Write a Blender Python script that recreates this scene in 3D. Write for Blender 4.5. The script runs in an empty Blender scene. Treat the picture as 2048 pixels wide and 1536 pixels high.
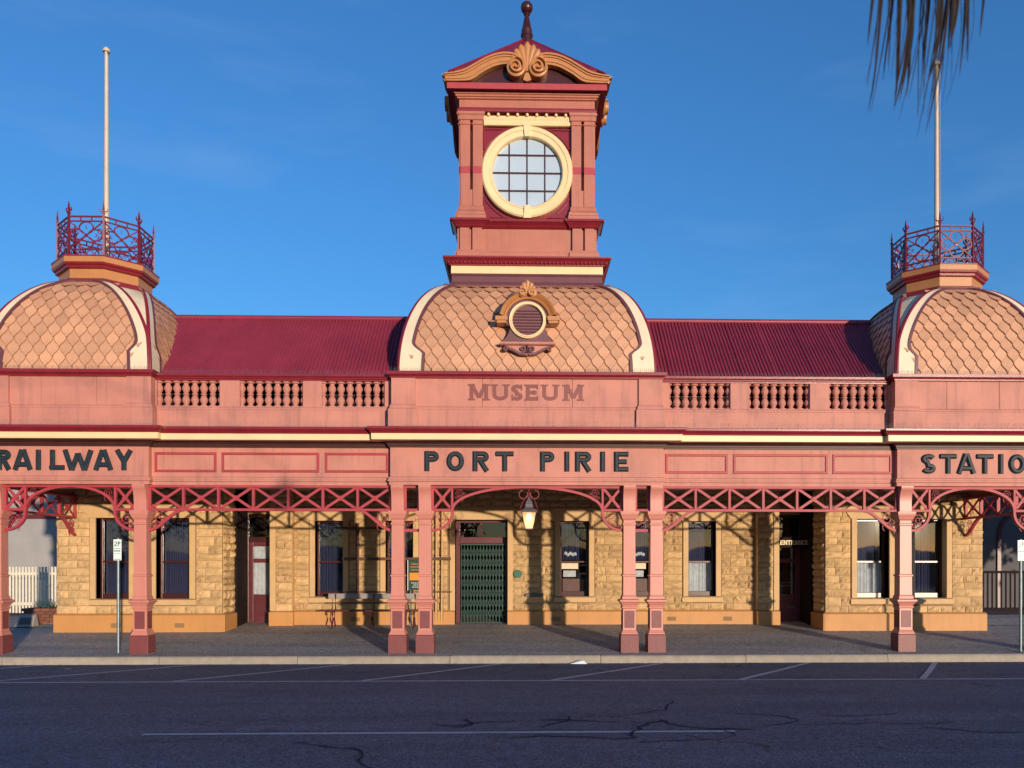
import bpy, bmesh, math, random
from mathutils import Vector, Matrix
random.seed(7)
R = math.radians
SC = bpy.context.scene
COL = SC.collection

# ------------------------------------------------------------------ camera, sky, sun, exposure
SUN_EL, SUN_AZ = 2.7, 24.0          # degrees above the horizon / to the right of straight behind the viewer
cam = bpy.data.objects.new('camera', bpy.data.cameras.new('camera'))
COL.objects.link(cam)
cam.location = (-0.1, -17.0, 1.77)
cam.rotation_euler = (R(90), 0, R(-1.55))
cam.data.sensor_width = 36.0
cam.data.lens = 36.0 * 1700 / 2048
cam.data.shift_x = (1024 - 1091) / 2048
cam.data.shift_y = (1126 - 768) / 2048
cam.data.clip_end = 3000
cam.data.dof.use_dof = True
cam.data.dof.focus_distance = 19.0
cam.data.dof.aperture_fstop = 3.2
SC.camera = cam

world = bpy.data.worlds.new('World'); SC.world = world; world.use_nodes = True
wn = world.node_tree; wn.nodes.clear()
sky = wn.nodes.new('ShaderNodeTexSky'); sky.sky_type = 'NISHITA'; sky.sun_disc = False
sky.sun_elevation = R(SUN_EL); sky.sun_rotation = R(180 - SUN_AZ)
sky.altitude = 0; sky.air_density = 1.0; sky.dust_density = 0.2; sky.ozone_density = 4.3
bg = wn.nodes.new('ShaderNodeBackground'); bg.inputs['Strength'].default_value = 0.15
wo = wn.nodes.new('ShaderNodeOutputWorld')
tcw = wn.nodes.new('ShaderNodeTexCoord'); mpw = wn.nodes.new('ShaderNodeMapping'); mpw.inputs['Scale'].default_value = (1.6, 1.6, 7.0)
nw = wn.nodes.new('ShaderNodeTexNoise'); nw.inputs['Scale'].default_value = 1.5; nw.inputs['Detail'].default_value = 7; nw.inputs['Roughness'].default_value = 0.55
rw = wn.nodes.new('ShaderNodeMapRange'); rw.inputs['From Min'].default_value = 0.52; rw.inputs['From Max'].default_value = 0.78; rw.inputs['To Max'].default_value = 0.07
mw = wn.nodes.new('ShaderNodeMix'); mw.data_type = 'RGBA'; mw.inputs[7].default_value = (1.9, 2.3, 2.9, 1)
wn.links.new(tcw.outputs['Generated'], mpw.inputs[0]); wn.links.new(mpw.outputs[0], nw.inputs['Vector']); wn.links.new(nw.outputs['Fac'], rw.inputs['Value'])
wn.links.new(rw.outputs[0], mw.inputs[0]); wn.links.new(sky.outputs[0], mw.inputs[6]); wn.links.new(mw.outputs[2], bg.inputs[0]); wn.links.new(bg.outputs[0], wo.inputs[0])

sun = bpy.data.objects.new('sun', bpy.data.lights.new('sun', 'SUN')); COL.objects.link(sun)
sun.data.energy = 1.5; sun.data.angle = R(0.9); sun.data.color = (1.0, 0.82, 0.62)
sd = Vector((math.sin(R(SUN_AZ)) * math.cos(R(SUN_EL)), -math.cos(R(SUN_AZ)) * math.cos(R(SUN_EL)), math.sin(R(SUN_EL))))
sun.rotation_euler = sd.to_track_quat('Z', 'Y').to_euler(); sun.location = sd * 60

SC.view_settings.view_transform = 'Standard'; SC.view_settings.look = 'None'
SC.view_settings.gamma = 1.0; SC.view_settings.exposure = 1.6; SC.view_settings.use_curve_mapping = False
SC.cycles.max_bounces = 6; SC.cycles.transparent_max_bounces = 12

# ------------------------------------------------------------------ materials
def mat(name, col, rough=0.6, var=0.12, vs=3.0, bump=0.0, bs=40.0, spec=0.5, dirt=0.0, island=0.0, metal=0.0, streak=0.0):
    m = bpy.data.materials.new(name); m.use_nodes = True
    nt = m.node_tree; N = nt.nodes; L = nt.links
    p = N['Principled BSDF']; p.inputs['Roughness'].default_value = rough
    p.inputs['Specular IOR Level'].default_value = spec; p.inputs['Metallic'].default_value = metal
    tc = N.new('ShaderNodeTexCoord')
    no = N.new('ShaderNodeTexNoise'); no.inputs['Scale'].default_value = vs; no.inputs['Detail'].default_value = 6
    L.new(tc.outputs['Object'], no.inputs['Vector'])
    mr = N.new('ShaderNodeMapRange'); mr.inputs['From Min'].default_value = 0.25; mr.inputs['From Max'].default_value = 0.75
    mr.inputs['To Min'].default_value = 1 - var; mr.inputs['To Max'].default_value = 1 + var
    L.new(no.outputs['Fac'], mr.inputs['Value'])
    fac = mr.outputs[0]
    if island:
        ge = N.new('ShaderNodeNewGeometry'); m2 = N.new('ShaderNodeMapRange')
        m2.inputs['To Min'].default_value = 1 - island; m2.inputs['To Max'].default_value = 1 + island
        oi = N.new('ShaderNodeObjectInfo'); ad = N.new('ShaderNodeMath'); ad.operation = 'ADD'
        fr = N.new('ShaderNodeMath'); fr.operation = 'FRACT'
        L.new(ge.outputs['Random Per Island'], ad.inputs[0]); L.new(oi.outputs['Random'], ad.inputs[1]); L.new(ad.outputs[0], fr.inputs[0])
        L.new(fr.outputs[0], m2.inputs['Value'])
        mm = N.new('ShaderNodeMath'); mm.operation = 'MULTIPLY'; L.new(fac, mm.inputs[0]); L.new(m2.outputs[0], mm.inputs[1]); fac = mm.outputs[0]
    vm = N.new('ShaderNodeVectorMath'); vm.operation = 'SCALE'; vm.inputs[0].default_value = col[:3]
    L.new(fac, vm.inputs['Scale']); out = vm.outputs[0]
    if streak:
        mp = N.new('ShaderNodeMapping'); mp.inputs['Scale'].default_value = (9, 9, 0.7)
        ns = N.new('ShaderNodeTexNoise'); ns.inputs['Scale'].default_value = 1.0; ns.inputs['Detail'].default_value = 4
        L.new(tc.outputs['Object'], mp.inputs[0]); L.new(mp.outputs[0], ns.inputs['Vector'])
        r2 = N.new('ShaderNodeMapRange'); r2.inputs['From Min'].default_value = 0.52; r2.inputs['From Max'].default_value = 0.78
        r2.inputs['To Min'].default_value = 0; r2.inputs['To Max'].default_value = streak
        L.new(ns.outputs['Fac'], r2.inputs['Value'])
        mx = N.new('ShaderNodeMix'); mx.data_type = 'RGBA'; L.new(r2.outputs[0], mx.inputs[0]); L.new(out, mx.inputs[6])
        mx.inputs[7].default_value = (col[0] * 0.45, col[1] * 0.5, col[2] * 0.55, 1); out = mx.outputs[2]
    if dirt:
        nd = N.new('ShaderNodeTexNoise'); nd.inputs['Scale'].default_value = 1.1; nd.inputs['Detail'].default_value = 9; nd.inputs['Roughness'].default_value = 0.7
        L.new(tc.outputs['Object'], nd.inputs['Vector'])
        r3 = N.new('ShaderNodeMapRange'); r3.inputs['From Min'].default_value = 0.5; r3.inputs['From Max'].default_value = 0.75
        r3.inputs['To Min'].default_value = 0; r3.inputs['To Max'].default_value = dirt
        L.new(nd.outputs['Fac'], r3.inputs['Value'])
        mx = N.new('ShaderNodeMix'); mx.data_type = 'RGBA'; L.new(r3.outputs[0], mx.inputs[0]); L.new(out, mx.inputs[6])
        mx.inputs[7].default_value = (col[0] * 0.5 + 0.01, col[1] * 0.5 + 0.01, col[2] * 0.5 + 0.01, 1); out = mx.outputs[2]
    L.new(out, p.inputs['Base Color'])
    if bump:
        nb = N.new('ShaderNodeTexNoise'); nb.inputs['Scale'].default_value = bs; nb.inputs['Detail'].default_value = 5
        L.new(tc.outputs['Object'], nb.inputs['Vector'])
        bp = N.new('ShaderNodeBump'); bp.inputs['Strength'].default_value = bump; bp.inputs['Distance'].default_value = 0.01
        L.new(nb.outputs['Fac'], bp.inputs['Height']); L.new(bp.outputs[0], p.inputs['Normal'])
    return m

M = {}
M['salmon'] = mat('salmon_paint', (0.52, 0.208, 0.158), 0.65, 0.12, 1.6, 0.35, 25, dirt=0.5, streak=0.5)
M['salmon_gloss'] = mat('salmon_column_paint', (0.57, 0.215, 0.165), 0.42, 0.05, 4, 0.2, 25, dirt=0.12, streak=0.12)
M['salmon_dark'] = mat('terracotta_paint', (0.44, 0.15, 0.10), 0.45, 0.08, 3, 0.25, 30, dirt=0.22, streak=0.3)
M['maroon'] = mat('maroon_paint', (0.22, 0.014, 0.025), 0.32, 0.15, 4, 0.15, 30, dirt=0.2)
M['truss'] = mat('crimson_iron_paint', (0.38, 0.04, 0.055), 0.55, 0.12, 6, 0.15, 40, dirt=0.2)
M['oxblood'] = mat('oxblood_paint', (0.105, 0.018, 0.026), 0.38, 0.15, 5, 0.15, 40, dirt=0.2)
M['purple'] = mat('plum_grey_paint', (0.135, 0.042, 0.055), 0.5, 0.15, 4, 0.1, 30, dirt=0.3)
M['bed'] = mat('dark_brown_bed_shade', (0.055, 0.014, 0.012), 0.45, 0.2, 5, dirt=0.3)  # dark brown, deepened to paint in the shade under the cornice
M['plinth'] = mat('plinth_red_paint', (0.19, 0.045, 0.045), 0.5, 0.12, 6, 0.4, 30, dirt=0.3)
M['cream'] = mat('cream_paint', (0.80, 0.60, 0.33), 0.45, 0.06, 3, 0.15, 30, dirt=0.15, streak=0.12)
M['ivory'] = mat('ivory_lead_paint', (0.74, 0.62, 0.44), 0.5, 0.08, 3, 0.15, 20, dirt=0.18, streak=0.15)
M['ochre'] = mat('ochre_paint', (0.47, 0.20, 0.068), 0.42, 0.08, 4, 0.2, 30, dirt=0.2)
M['shingle'] = mat('salmon_metal_shingle', (0.62, 0.325, 0.19), 0.5, 0.10, 5, 0.35, 12, island=0.15, dirt=0.3, streak=0.15)
M['roof'] = mat('crimson_corrugated_iron', (0.26, 0.028, 0.056), 0.45, 0.16, 1.2, 0.1, 20, dirt=0.45, streak=0.3)
M['stone'] = mat('painted_rock_faced_stone', (0.56, 0.365, 0.175), 0.8, 0.16, 6, 1.0, 18, island=0.17, dirt=0.42)
M['mortar'] = mat('mortar_joint', (0.27, 0.16, 0.075), 0.85, 0.15, 8, 0.6, 50)
M['dress'] = mat('smooth_stone_dressing', (0.56, 0.36, 0.17), 0.65, 0.08, 5, 0.3, 40, dirt=0.15)
M['base'] = mat('ochre_base_course', (0.52, 0.245, 0.075), 0.6, 0.08, 2, 0.3, 25, dirt=0.22, streak=0.2)
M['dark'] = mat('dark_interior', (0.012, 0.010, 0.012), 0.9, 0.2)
M['ceiling'] = mat('verandah_ceiling_boards', (0.05, 0.028, 0.02), 0.7, 0.2, 6)
M['letter'] = mat('slate_enamel_letter', (0.016, 0.027, 0.037), 0.55, 0.3, 12, 0.3, 20, spec=0.3)
M['paint_letter'] = mat('brown_red_lettering', (0.21, 0.05, 0.042), 0.5, 0.06)
M['pole'] = mat('buff_pole_paint', (0.60, 0.50, 0.36), 0.5, 0.1, 3, dirt=0.2)
M['frame'] = mat('window_frame_oxblood', (0.055, 0.012, 0.012), 0.3, 0.2)
M['curtain'] = mat('blue_curtain', (0.009, 0.014, 0.055), 0.8, 0.25, 5)
M['lace'] = mat('grey_lace_curtain', (0.42, 0.46, 0.50), 0.85, 0.2, 9)
M['gate'] = mat('green_gate_paint', (0.014, 0.058, 0.042), 0.4, 0.2, 6)
M['white'] = mat('white_timber_paint', (0.72, 0.66, 0.54), 0.55, 0.08, 5, dirt=0.2)
M['render'] = mat('white_render', (0.33, 0.315, 0.31), 0.8, 0.08, 1.5, 0.3, 20, dirt=0.25)
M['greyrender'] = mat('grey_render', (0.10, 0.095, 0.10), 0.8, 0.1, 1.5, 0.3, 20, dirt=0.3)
M['rail'] = mat('dull_dark_railing', (0.022, 0.014, 0.014), 0.85, 0.2, spec=0.1)
M['tar'] = mat('tar_seal', (0.033, 0.040, 0.055), 0.95, 0.2, spec=0.1)
M['steel'] = mat('galvanised_steel', (0.20, 0.26, 0.27), 0.45, 0.2, 12, metal=0.6)
M['signwhite'] = mat('sign_white', (0.78, 0.80, 0.78), 0.4, 0.03)
M['signgreen'] = mat('sign_green', (0.02, 0.22, 0.12), 0.4, 0.03)
M['plaque'] = mat('green_plaque', (0.02, 0.12, 0.075), 0.4, 0.1)
M['bronze'] = mat('grey_brass', (0.10, 0.09, 0.09), 0.5, 0.2)
M['concrete'] = mat('kerb_concrete', (0.33, 0.28, 0.22), 0.85, 0.14, 7, 0.5, 60, dirt=0.35, island=0.06)
M['brick'] = mat('red_brick', (0.17, 0.06, 0.04), 0.85, 0.15, 9, 0.5, 50, island=0.2)
M['stonewhite'] = mat('pale_plaque_stone', (0.34, 0.31, 0.28), 0.8, 0.15, 9, 0.3)
M['line'] = mat('worn_line_paint', (0.45, 0.45, 0.47), 0.75, 0.25, 14, dirt=0.6)
M['lead'] = mat('lantern_lead_grey', (0.11, 0.09, 0.10), 0.5, 0.2)
M['wood'] = mat('brown_timber', (0.09, 0.03, 0.018), 0.5, 0.2, 8)
M['bench_white'] = mat('weathered_white_board', (0.28, 0.25, 0.24), 0.7, 0.2, 8, dirt=0.4)
M['postergreen'] = mat('poster_green', (0.02, 0.05, 0.03), 0.4, 0.1)
M['posterorange'] = mat('poster_orange', (0.75, 0.26, 0.02), 0.4, 0.05)
M['paper'] = mat('white_paper', (0.8, 0.8, 0.82), 0.7, 0.04)
M['leaf'] = mat('small_leaves', (0.04, 0.075, 0.025), 0.6, 0.3, 9, island=0.3)
M['palm'] = mat('dead_palm_fibre', (0.035, 0.020, 0.014), 0.8, 0.3, 9)
M['bark'] = mat('bark', (0.07, 0.05, 0.035), 0.9, 0.3, 9, 0.8, 20)
M['frost'] = mat('opal_glass', (0.44, 0.54, 0.64), 0.12, 0.04, 1.5, spec=0.8)

def ground_mat(name, col, col2, rough, big, fine, cracks=False, bump=0.5):
    m = bpy.data.materials.new(name); m.use_nodes = True
    nt = m.node_tree; N = nt.nodes; L = nt.links; p = N['Principled BSDF']
    p.inputs['Specular IOR Level'].default_value = 0.35
    ge = N.new('ShaderNodeNewGeometry')
    n1 = N.new('ShaderNodeTexNoise'); n1.inputs['Scale'].default_value = big; n1.inputs['Detail'].default_value = 8; n1.inputs['Roughness'].default_value = 0.65
    mp = N.new('ShaderNodeMapping'); mp.inputs['Scale'].default_value = (0.22, 1.5, 1)
    L.new(ge.outputs['Position'], mp.inputs[0]); L.new(mp.outputs[0], n1.inputs['Vector'])
    r1 = N.new('ShaderNodeMapRange'); r1.inputs['From Min'].default_value = 0.35; r1.inputs['From Max'].default_value = 0.68
    L.new(n1.outputs['Fac'], r1.inputs['Value'])
    mx = N.new('ShaderNodeMix'); mx.data_type = 'RGBA'; mx.inputs[6].default_value = (*col, 1); mx.inputs[7].default_value = (*col2, 1)
    L.new(r1.outputs[0], mx.inputs[0])
    n2 = N.new('ShaderNodeTexVoronoi'); n2.inputs['Scale'].default_value = fine; L.new(ge.outputs['Position'], n2.inputs['Vector'])
    n3 = N.new('ShaderNodeTexNoise'); n3.inputs['Scale'].default_value = fine * 0.6; n3.inputs['Detail'].default_value = 3; L.new(ge.outputs['Position'], n3.inputs['Vector'])
    sp = N.new('ShaderNodeSeparateColor'); L.new(n2.outputs['Color'], sp.inputs[0])
    r2 = N.new('ShaderNodeMapRange'); r2.inputs['To Min'].default_value = 0.35; r2.inputs['To Max'].default_value = 1.75; L.new(sp.outputs[0], r2.inputs['Value'])
    vm = N.new('ShaderNodeVectorMath'); vm.operation = 'SCALE'; L.new(mx.outputs[2], vm.inputs[0]); L.new(r2.outputs[0], vm.inputs['Scale'])
    out = vm.outputs[0]
    n4 = N.new('ShaderNodeTexNoise'); n4.inputs['Scale'].default_value = 9; n4.inputs['Detail'].default_value = 8; n4.inputs['Roughness'].default_value = 0.75; L.new(ge.outputs['Position'], n4.inputs['Vector'])
    r4 = N.new('ShaderNodeMapRange'); r4.inputs['From Min'].default_value = 0.3; r4.inputs['From Max'].default_value = 0.7; r4.inputs['To Min'].default_value = 0.72; r4.inputs['To Max'].default_value = 1.28; L.new(n4.outputs['Fac'], r4.inputs['Value'])
    n5 = N.new('ShaderNodeTexNoise'); n5.inputs['Scale'].default_value = 0.8; n5.inputs['Detail'].default_value = 6; n5.inputs['Roughness'].default_value = 0.8; n5.inputs['Distortion'].default_value = 0.8; L.new(ge.outputs['Position'], n5.inputs['Vector'])
    r5 = N.new('ShaderNodeMapRange'); r5.inputs['From Min'].default_value = 0.60; r5.inputs['From Max'].default_value = 0.70; r5.inputs['To Min'].default_value = 1.0; r5.inputs['To Max'].default_value = 0.62; L.new(n5.outputs['Fac'], r5.inputs['Value'])
    m45 = N.new('ShaderNodeMath'); m45.operation = 'MULTIPLY'; L.new(r4.outputs[0], m45.inputs[0]); L.new(r5.outputs[0], m45.inputs[1])
    v4 = N.new('ShaderNodeVectorMath'); v4.operation = 'SCALE'; L.new(out, v4.inputs[0]); L.new(m45.outputs[0], v4.inputs['Scale']); out = v4.outputs[0]
    if cracks:
        mp2 = N.new('ShaderNodeMapping'); mp2.inputs['Scale'].default_value = (0.22, 0.75, 1)
        nz = N.new('ShaderNodeTexNoise'); nz.inputs['Scale'].default_value = 1.6; nz.inputs['Detail'].default_value = 6
        L.new(ge.outputs['Position'], nz.inputs['Vector'])
        ad = N.new('ShaderNodeVectorMath'); ad.operation = 'MULTIPLY_ADD'; ad.inputs[1].default_value = (1.3, 1.3, 0)
        L.new(nz.outputs['Color'], ad.inputs[0]); L.new(ge.outputs['Position'], ad.inputs[2]); L.new(ad.outputs[0], mp2.inputs[0])
        vo = N.new('ShaderNodeTexVoronoi'); vo.feature = 'DISTANCE_TO_EDGE'; vo.inputs['Scale'].default_value = 0.9; L.new(mp2.outputs[0], vo.inputs['Vector'])
        rc = N.new('ShaderNodeMapRange'); rc.inputs['From Min'].default_value = 0.004; rc.inputs['From Max'].default_value = 0.012
        rc.inputs['To Min'].default_value = 1; rc.inputs['To Max'].default_value = 0; L.new(vo.outputs['Distance'], rc.inputs['Value'])
        nm = N.new('ShaderNodeTexNoise'); nm.inputs['Scale'].default_value = 0.33; L.new(ge.outputs['Position'], nm.inputs['Vector'])
        rm = N.new('ShaderNodeMapRange'); rm.inputs['From Min'].default_value = 0.50; rm.inputs['From Max'].default_value = 0.58; rm.inputs['To Max'].default_value = 0.7
        L.new(nm.outputs['Fac'], rm.inputs['Value'])
        mu = N.new('ShaderNodeMath'); mu.operation = 'MULTIPLY'; L.new(rc.outputs[0], mu.inputs[0]); L.new(rm.outputs[0], mu.inputs[1])
        mc = N.new('ShaderNodeMix'); mc.data_type = 'RGBA'; L.new(mu.outputs[0], mc.inputs[0]); L.new(out, mc.inputs[6]); mc.inputs[7].default_value = (0.012, 0.012, 0.014, 1)
        out = mc.outputs[2]
    L.new(out, p.inputs['Base Color']); p.inputs['Roughness'].default_value = rough
    bp = N.new('ShaderNodeBump'); bp.inputs['Strength'].default_value = bump; bp.inputs['Distance'].default_value = 0.01
    L.new(n2.outputs['Distance'], bp.inputs['Height']); L.new(bp.outputs[0], p.inputs['Normal'])
    return m
M['asphalt'] = ground_mat('road_asphalt', (0.058, 0.075, 0.110), (0.100, 0.118, 0.155), 0.75, 0.8, 60, True)
M['footpath'] = ground_mat('footpath_asphalt', (0.27, 0.25, 0.235), (0.40, 0.375, 0.35), 0.85, 1.1, 70)
M['earth'] = ground_mat('earth', (0.10, 0.085, 0.06), (0.14, 0.12, 0.09), 0.9, 0.5, 20)
M['paving'] = ground_mat('brick_dust_paving', (0.13, 0.075, 0.06), (0.19, 0.12, 0.10), 0.85, 1.5, 40)

def glass_mat(name, tint=(1, 1, 1), refl=0.0):
    m = bpy.data.materials.new(name); m.use_nodes = True; nt = m.node_tree; N = nt.nodes; L = nt.links; N.clear()
    o = N.new('ShaderNodeOutputMaterial'); t = N.new('ShaderNodeBsdfTransparent'); t.inputs[0].default_value = (*tint, 1)
    g = N.new('ShaderNodeBsdfGlossy'); g.inputs['Roughness'].default_value = 0.02
    lw = N.new('ShaderNodeFresnel'); lw.inputs['IOR'].default_value = 1.52
    ad = N.new('ShaderNodeMath'); ad.operation = 'ADD'; ad.inputs[1].default_value = refl; L.new(lw.outputs[0], ad.inputs[0])
    no = N.new('ShaderNodeTexNoise'); no.inputs['Scale'].default_value = 2.2; bp = N.new('ShaderNodeBump'); bp.inputs['Strength'].default_value = 0.06
    ge = N.new('ShaderNodeNewGeometry'); L.new(ge.outputs['Position'], no.inputs['Vector'])
    L.new(no.outputs['Fac'], bp.inputs['Height']); L.new(bp.outputs[0], g.inputs['Normal'])
    mx = N.new('ShaderNodeMixShader'); L.new(ad.outputs[0], mx.inputs[0]); L.new(t.outputs[0], mx.inputs[1]); L.new(g.outputs[0], mx.inputs[2]); L.new(mx.outputs[0], o.inputs[0])
    return m
M['glass'] = glass_mat('window_glass')
M['lampglass'] = glass_mat('lantern_glass', (1.0, 0.86, 0.66), 0.05)
def emit(name, col, s):
    m = bpy.data.materials.new(name); m.use_nodes = True; N = m.node_tree.nodes; N.clear()
    e = N.new('ShaderNodeEmission'); e.inputs[0].default_value = (*col, 1); e.inputs[1].default_value = s
    o = N.new('ShaderNodeOutputMaterial'); m.node_tree.links.new(e.outputs[0], o.inputs[0]); return m
M['bulb'] = emit('lit_lamp_mantle', (1.0, 0.66, 0.26), 3.2)
# frosted lantern pane that glows with the mantle behind it
def frosted():
    m = bpy.data.materials.new('frosted_lantern_pane'); m.use_nodes = True; N = m.node_tree.nodes; L = m.node_tree.links; N.clear()
    o = N.new('ShaderNodeOutputMaterial'); t = N.new('ShaderNodeBsdfTranslucent'); t.inputs[0].default_value = (0.9, 0.72, 0.5, 1)
    d = N.new('ShaderNodeBsdfDiffuse'); d.inputs[0].default_value = (0.75, 0.55, 0.38, 1); tr = N.new('ShaderNodeBsdfTransparent')
    a = N.new('ShaderNodeMixShader'); a.inputs[0].default_value = 0.5; L.new(t.outputs[0], a.inputs[1]); L.new(d.outputs[0], a.inputs[2])
    b = N.new('ShaderNodeMixShader'); b.inputs[0].default_value = 0.35; L.new(a.outputs[0], b.inputs[1]); L.new(tr.outputs[0], b.inputs[2]); L.new(b.outputs[0], o.inputs[0]); return m
M['frosted'] = frosted()

# ------------------------------------------------------------------ mesh helpers
class MB:
    def __init__(s): s.v = []; s.f = []; s.mi = {}
    def add(s, vs, fs):
        n = len(s.v); s.v += [tuple(p) for p in vs]; s.f += [tuple(i + n for i in f) for f in fs]; return s
    def box(s, x0, x1, y0, y1, z0, z1):
        x0, x1 = min(x0, x1), max(x0, x1)
        return s.add([(x0,y0,z0),(x1,y0,z0),(x1,y1,z0),(x0,y1,z0),(x0,y0,z1),(x1,y0,z1),(x1,y1,z1),(x0,y1,z1)],
                     [(0,3,2,1),(4,5,6,7),(0,1,5,4),(1,2,6,5),(2,3,7,6),(3,0,4,7)])
    def rings(s, rs, closed=True, caps=True):
        n = len(rs[0]); vs = [p for r in rs for p in r]; fs = []
        for i in range(len(rs) - 1):
            for j in range(n if closed else n - 1):
                k = (j + 1) % n; fs.append((i*n+j, i*n+k, (i+1)*n+k, (i+1)*n+j))
        if caps and closed: fs.append(tuple(range(n))[::-1]); fs.append(tuple((len(rs)-1)*n + j for j in range(n)))
        return s.add(vs, fs)
    def rect(s, x0, x1, y0, y1, prof):                    # mitred moulding round a rectangle: prof = (outset, z)
        x0, x1 = min(x0, x1), max(x0, x1)
        return s.rings([[(x0-o,y0-o,z),(x1+o,y0-o,z),(x1+o,y1+o,z),(x0-o,y1+o,z)] for o, z in prof])
    def sq(s, cx, cy, prof): return s.rings([[(cx-o,cy-o,z),(cx+o,cy-o,z),(cx+o,cy+o,z),(cx-o,cy+o,z)] for o, z in prof])
    def ngon(s, cx, cy, prof, n=8):
        rs = []
        for o, z in prof:
            r = o / math.cos(math.pi / n)
            rs.append([(cx + r*math.sin(2*math.pi*(k+.5)/n), cy - r*math.cos(2*math.pi*(k+.5)/n), z) for k in range(n)])
        return s.rings(rs)
    def lathe(s, cx, cy, prof, n=20): return s.rings([[(cx+r*math.cos(2*math.pi*k/n), cy+r*math.sin(2*math.pi*k/n), z) for k in range(n)] for r, z in prof])
    def lathey(s, cx, cz, prof, n=40, caps=True, a0=0, a1=2*math.pi):   # revolve about a line along y; prof = (r, y)
        full = abs(a1 - a0 - 2*math.pi) < 1e-6; m = n if full else n + 1
        pts = [[(cx+r*math.cos(a0+(a1-a0)*k/n), y, cz+r*math.sin(a0+(a1-a0)*k/n)) for k in range(m)] for r, y in prof]
        return s.rings(pts, closed=full, caps=caps and full)
    def poly(s, pts, y0, y1):                             # polygon (x, z) extruded along y
        n = len(pts); return s.add([(x,y0,z) for x,z in pts] + [(x,y1,z) for x,z in pts],
            [tuple(range(n)), tuple(range(2*n-1, n-1, -1))] + [(i, (i+1)%n + 0, (i+1)%n+n, i+n)[::-1] for i in range(n)])
    def ribbon(s, path, w, y0, y1, closed=False, bev=0.0, taper=None):
        n = len(path); L_, R_ = [], []
        for i, (x, z) in enumerate(path):
            if closed: a, b = path[i-1], path[(i+1) % n]
            else: a, b = path[max(i-1,0)], path[min(i+1,n-1)]
            def un(p, q):
                d = math.hypot(q[0]-p[0], q[1]-p[1]) or 1; return ((q[0]-p[0])/d, (q[1]-p[1])/d)
            d1 = un(a, path[i]) if a != path[i] else un(path[i], b); d2 = un(path[i], b) if b != path[i] else d1
            nx, nz = -(d1[1]+d2[1]), (d1[0]+d2[0]); l = math.hypot(nx, nz) or 1; nx /= l; nz /= l
            c = max(0.4, nx*-d1[1] + nz*d1[0]); ww = (w[i] if isinstance(w, (list, tuple)) else w) / 2 / c
            L_.append((x+nx*ww, z+nz*ww, nx*ww, nz*ww)); R_.append((x-nx*ww, z-nz*ww, -nx*ww, -nz*ww))
        rs = []
        for i in range(n):
            l, r = L_[i], R_[i]
            if bev:
                k = bev; m_ = 1 - k
                rs.append([(l[0],y1,l[1]), (l[0],y0+(y1-y0)*.55,l[1]), (l[0]-l[2]*k,y0,l[1]-l[3]*k), (r[0]-r[2]*k,y0,r[1]-r[3]*k), (r[0],y0+(y1-y0)*.55,r[1]), (r[0],y1,r[1])])
            else: rs.append([(l[0],y1,l[1]), (l[0],y0,l[1]), (r[0],y0,r[1]), (r[0],y1,r[1])])
        if closed: rs.append(rs[0])
        return s.rings(rs, caps=not closed)
    def tube(s, pts, r, n=8):
        rs = []
        for i, p in enumerate(pts):
            a = Vector(pts[max(i-1,0)]); b = Vector(pts[min(i+1,len(pts)-1)]); d = (b-a).normalized()
            u = d.cross(Vector((0,0,1))); u = Vector((1,0,0)) if u.length < 1e-3 else u.normalized(); v = d.cross(u)
            rr = r[i] if isinstance(r, (list, tuple)) else r
            rs.append([tuple(Vector(p) + (u*math.cos(2*math.pi*k/n) + v*math.sin(2*math.pi*k/n))*rr) for k in range(n)])
        return s.rings(rs)
    def ball(s, c, r, n=12, sy=1.0, sz=1.0, sx=1.0):
        m = n // 2
        return s.rings([[(c[0]+sx*r*math.sin(math.pi*(i+.02)/(m+.04))*math.cos(2*math.pi*k/n), c[1]+sy*r*math.sin(math.pi*(i+.02)/(m+.04))*math.sin(2*math.pi*k/n), c[2]-sz*r*math.cos(math.pi*(i+.02)/(m+.04))) for k in range(n)] for i in range(m+1)])
    def xf(s, M4, start=0):
        s.v[start:] = [tuple(M4 @ Vector(p)) for p in s.v[start:]]; return s
    def mesh(s, name, m, smooth=None):
        me = bpy.data.meshes.new(name); me.from_pydata(s.v, [], s.f); [me.materials.append(M[q]) for q in ((m,) if isinstance(m,str) else m)]
        for k_, q in s.mi.items(): me.polygons[k_].material_index = q
        bm = bmesh.new(); bm.from_mesh(me); bmesh.ops.recalc_face_normals(bm, faces=bm.faces); bm.to_mesh(me); bm.free()
        if smooth is not None:
            me.shade_smooth(); me.set_sharp_from_angle(angle=R(smooth))
        return me
    def build(s, name, m, parent=None, smooth=None, bevel=0, kind=None):
        return put(name, s.mesh(name, m, smooth), parent, bevel=bevel, kind=kind)

def put(name, me, parent=None, loc=(0,0,0), rz=0, bevel=0, kind=None, scale=None):
    o = bpy.data.objects.new(name, me); COL.objects.link(o); o.location = loc; o.rotation_euler = (0,0,rz); o.parent = parent
    if scale: o.scale = scale
    if bevel:
        b = o.modifiers.new('bevel', 'BEVEL'); b.width = bevel; b.segments = 2; b.limit_method = 'ANGLE'; b.angle_limit = R(40)
    if kind: o['kind'] = kind
    return o
def thing(name, label, cat, loc=(0,0,0), rz=0, group=None):
    o = put(name, None, None, loc, rz); o['label'] = label; o['category'] = cat
    if group: o['group'] = group
    return o
def tag(o, label, cat, group=None):
    o['label'] = label; o['category'] = cat
    if group: o['group'] = group
    return o
def arc(cx, cz, rx, rz, a0, a1, n=14): return [(cx+rx*math.cos(R(a0+(a1-a0)*i/n)), cz+rz*math.sin(R(a0+(a1-a0)*i/n))) for i in range(n+1)]
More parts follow.
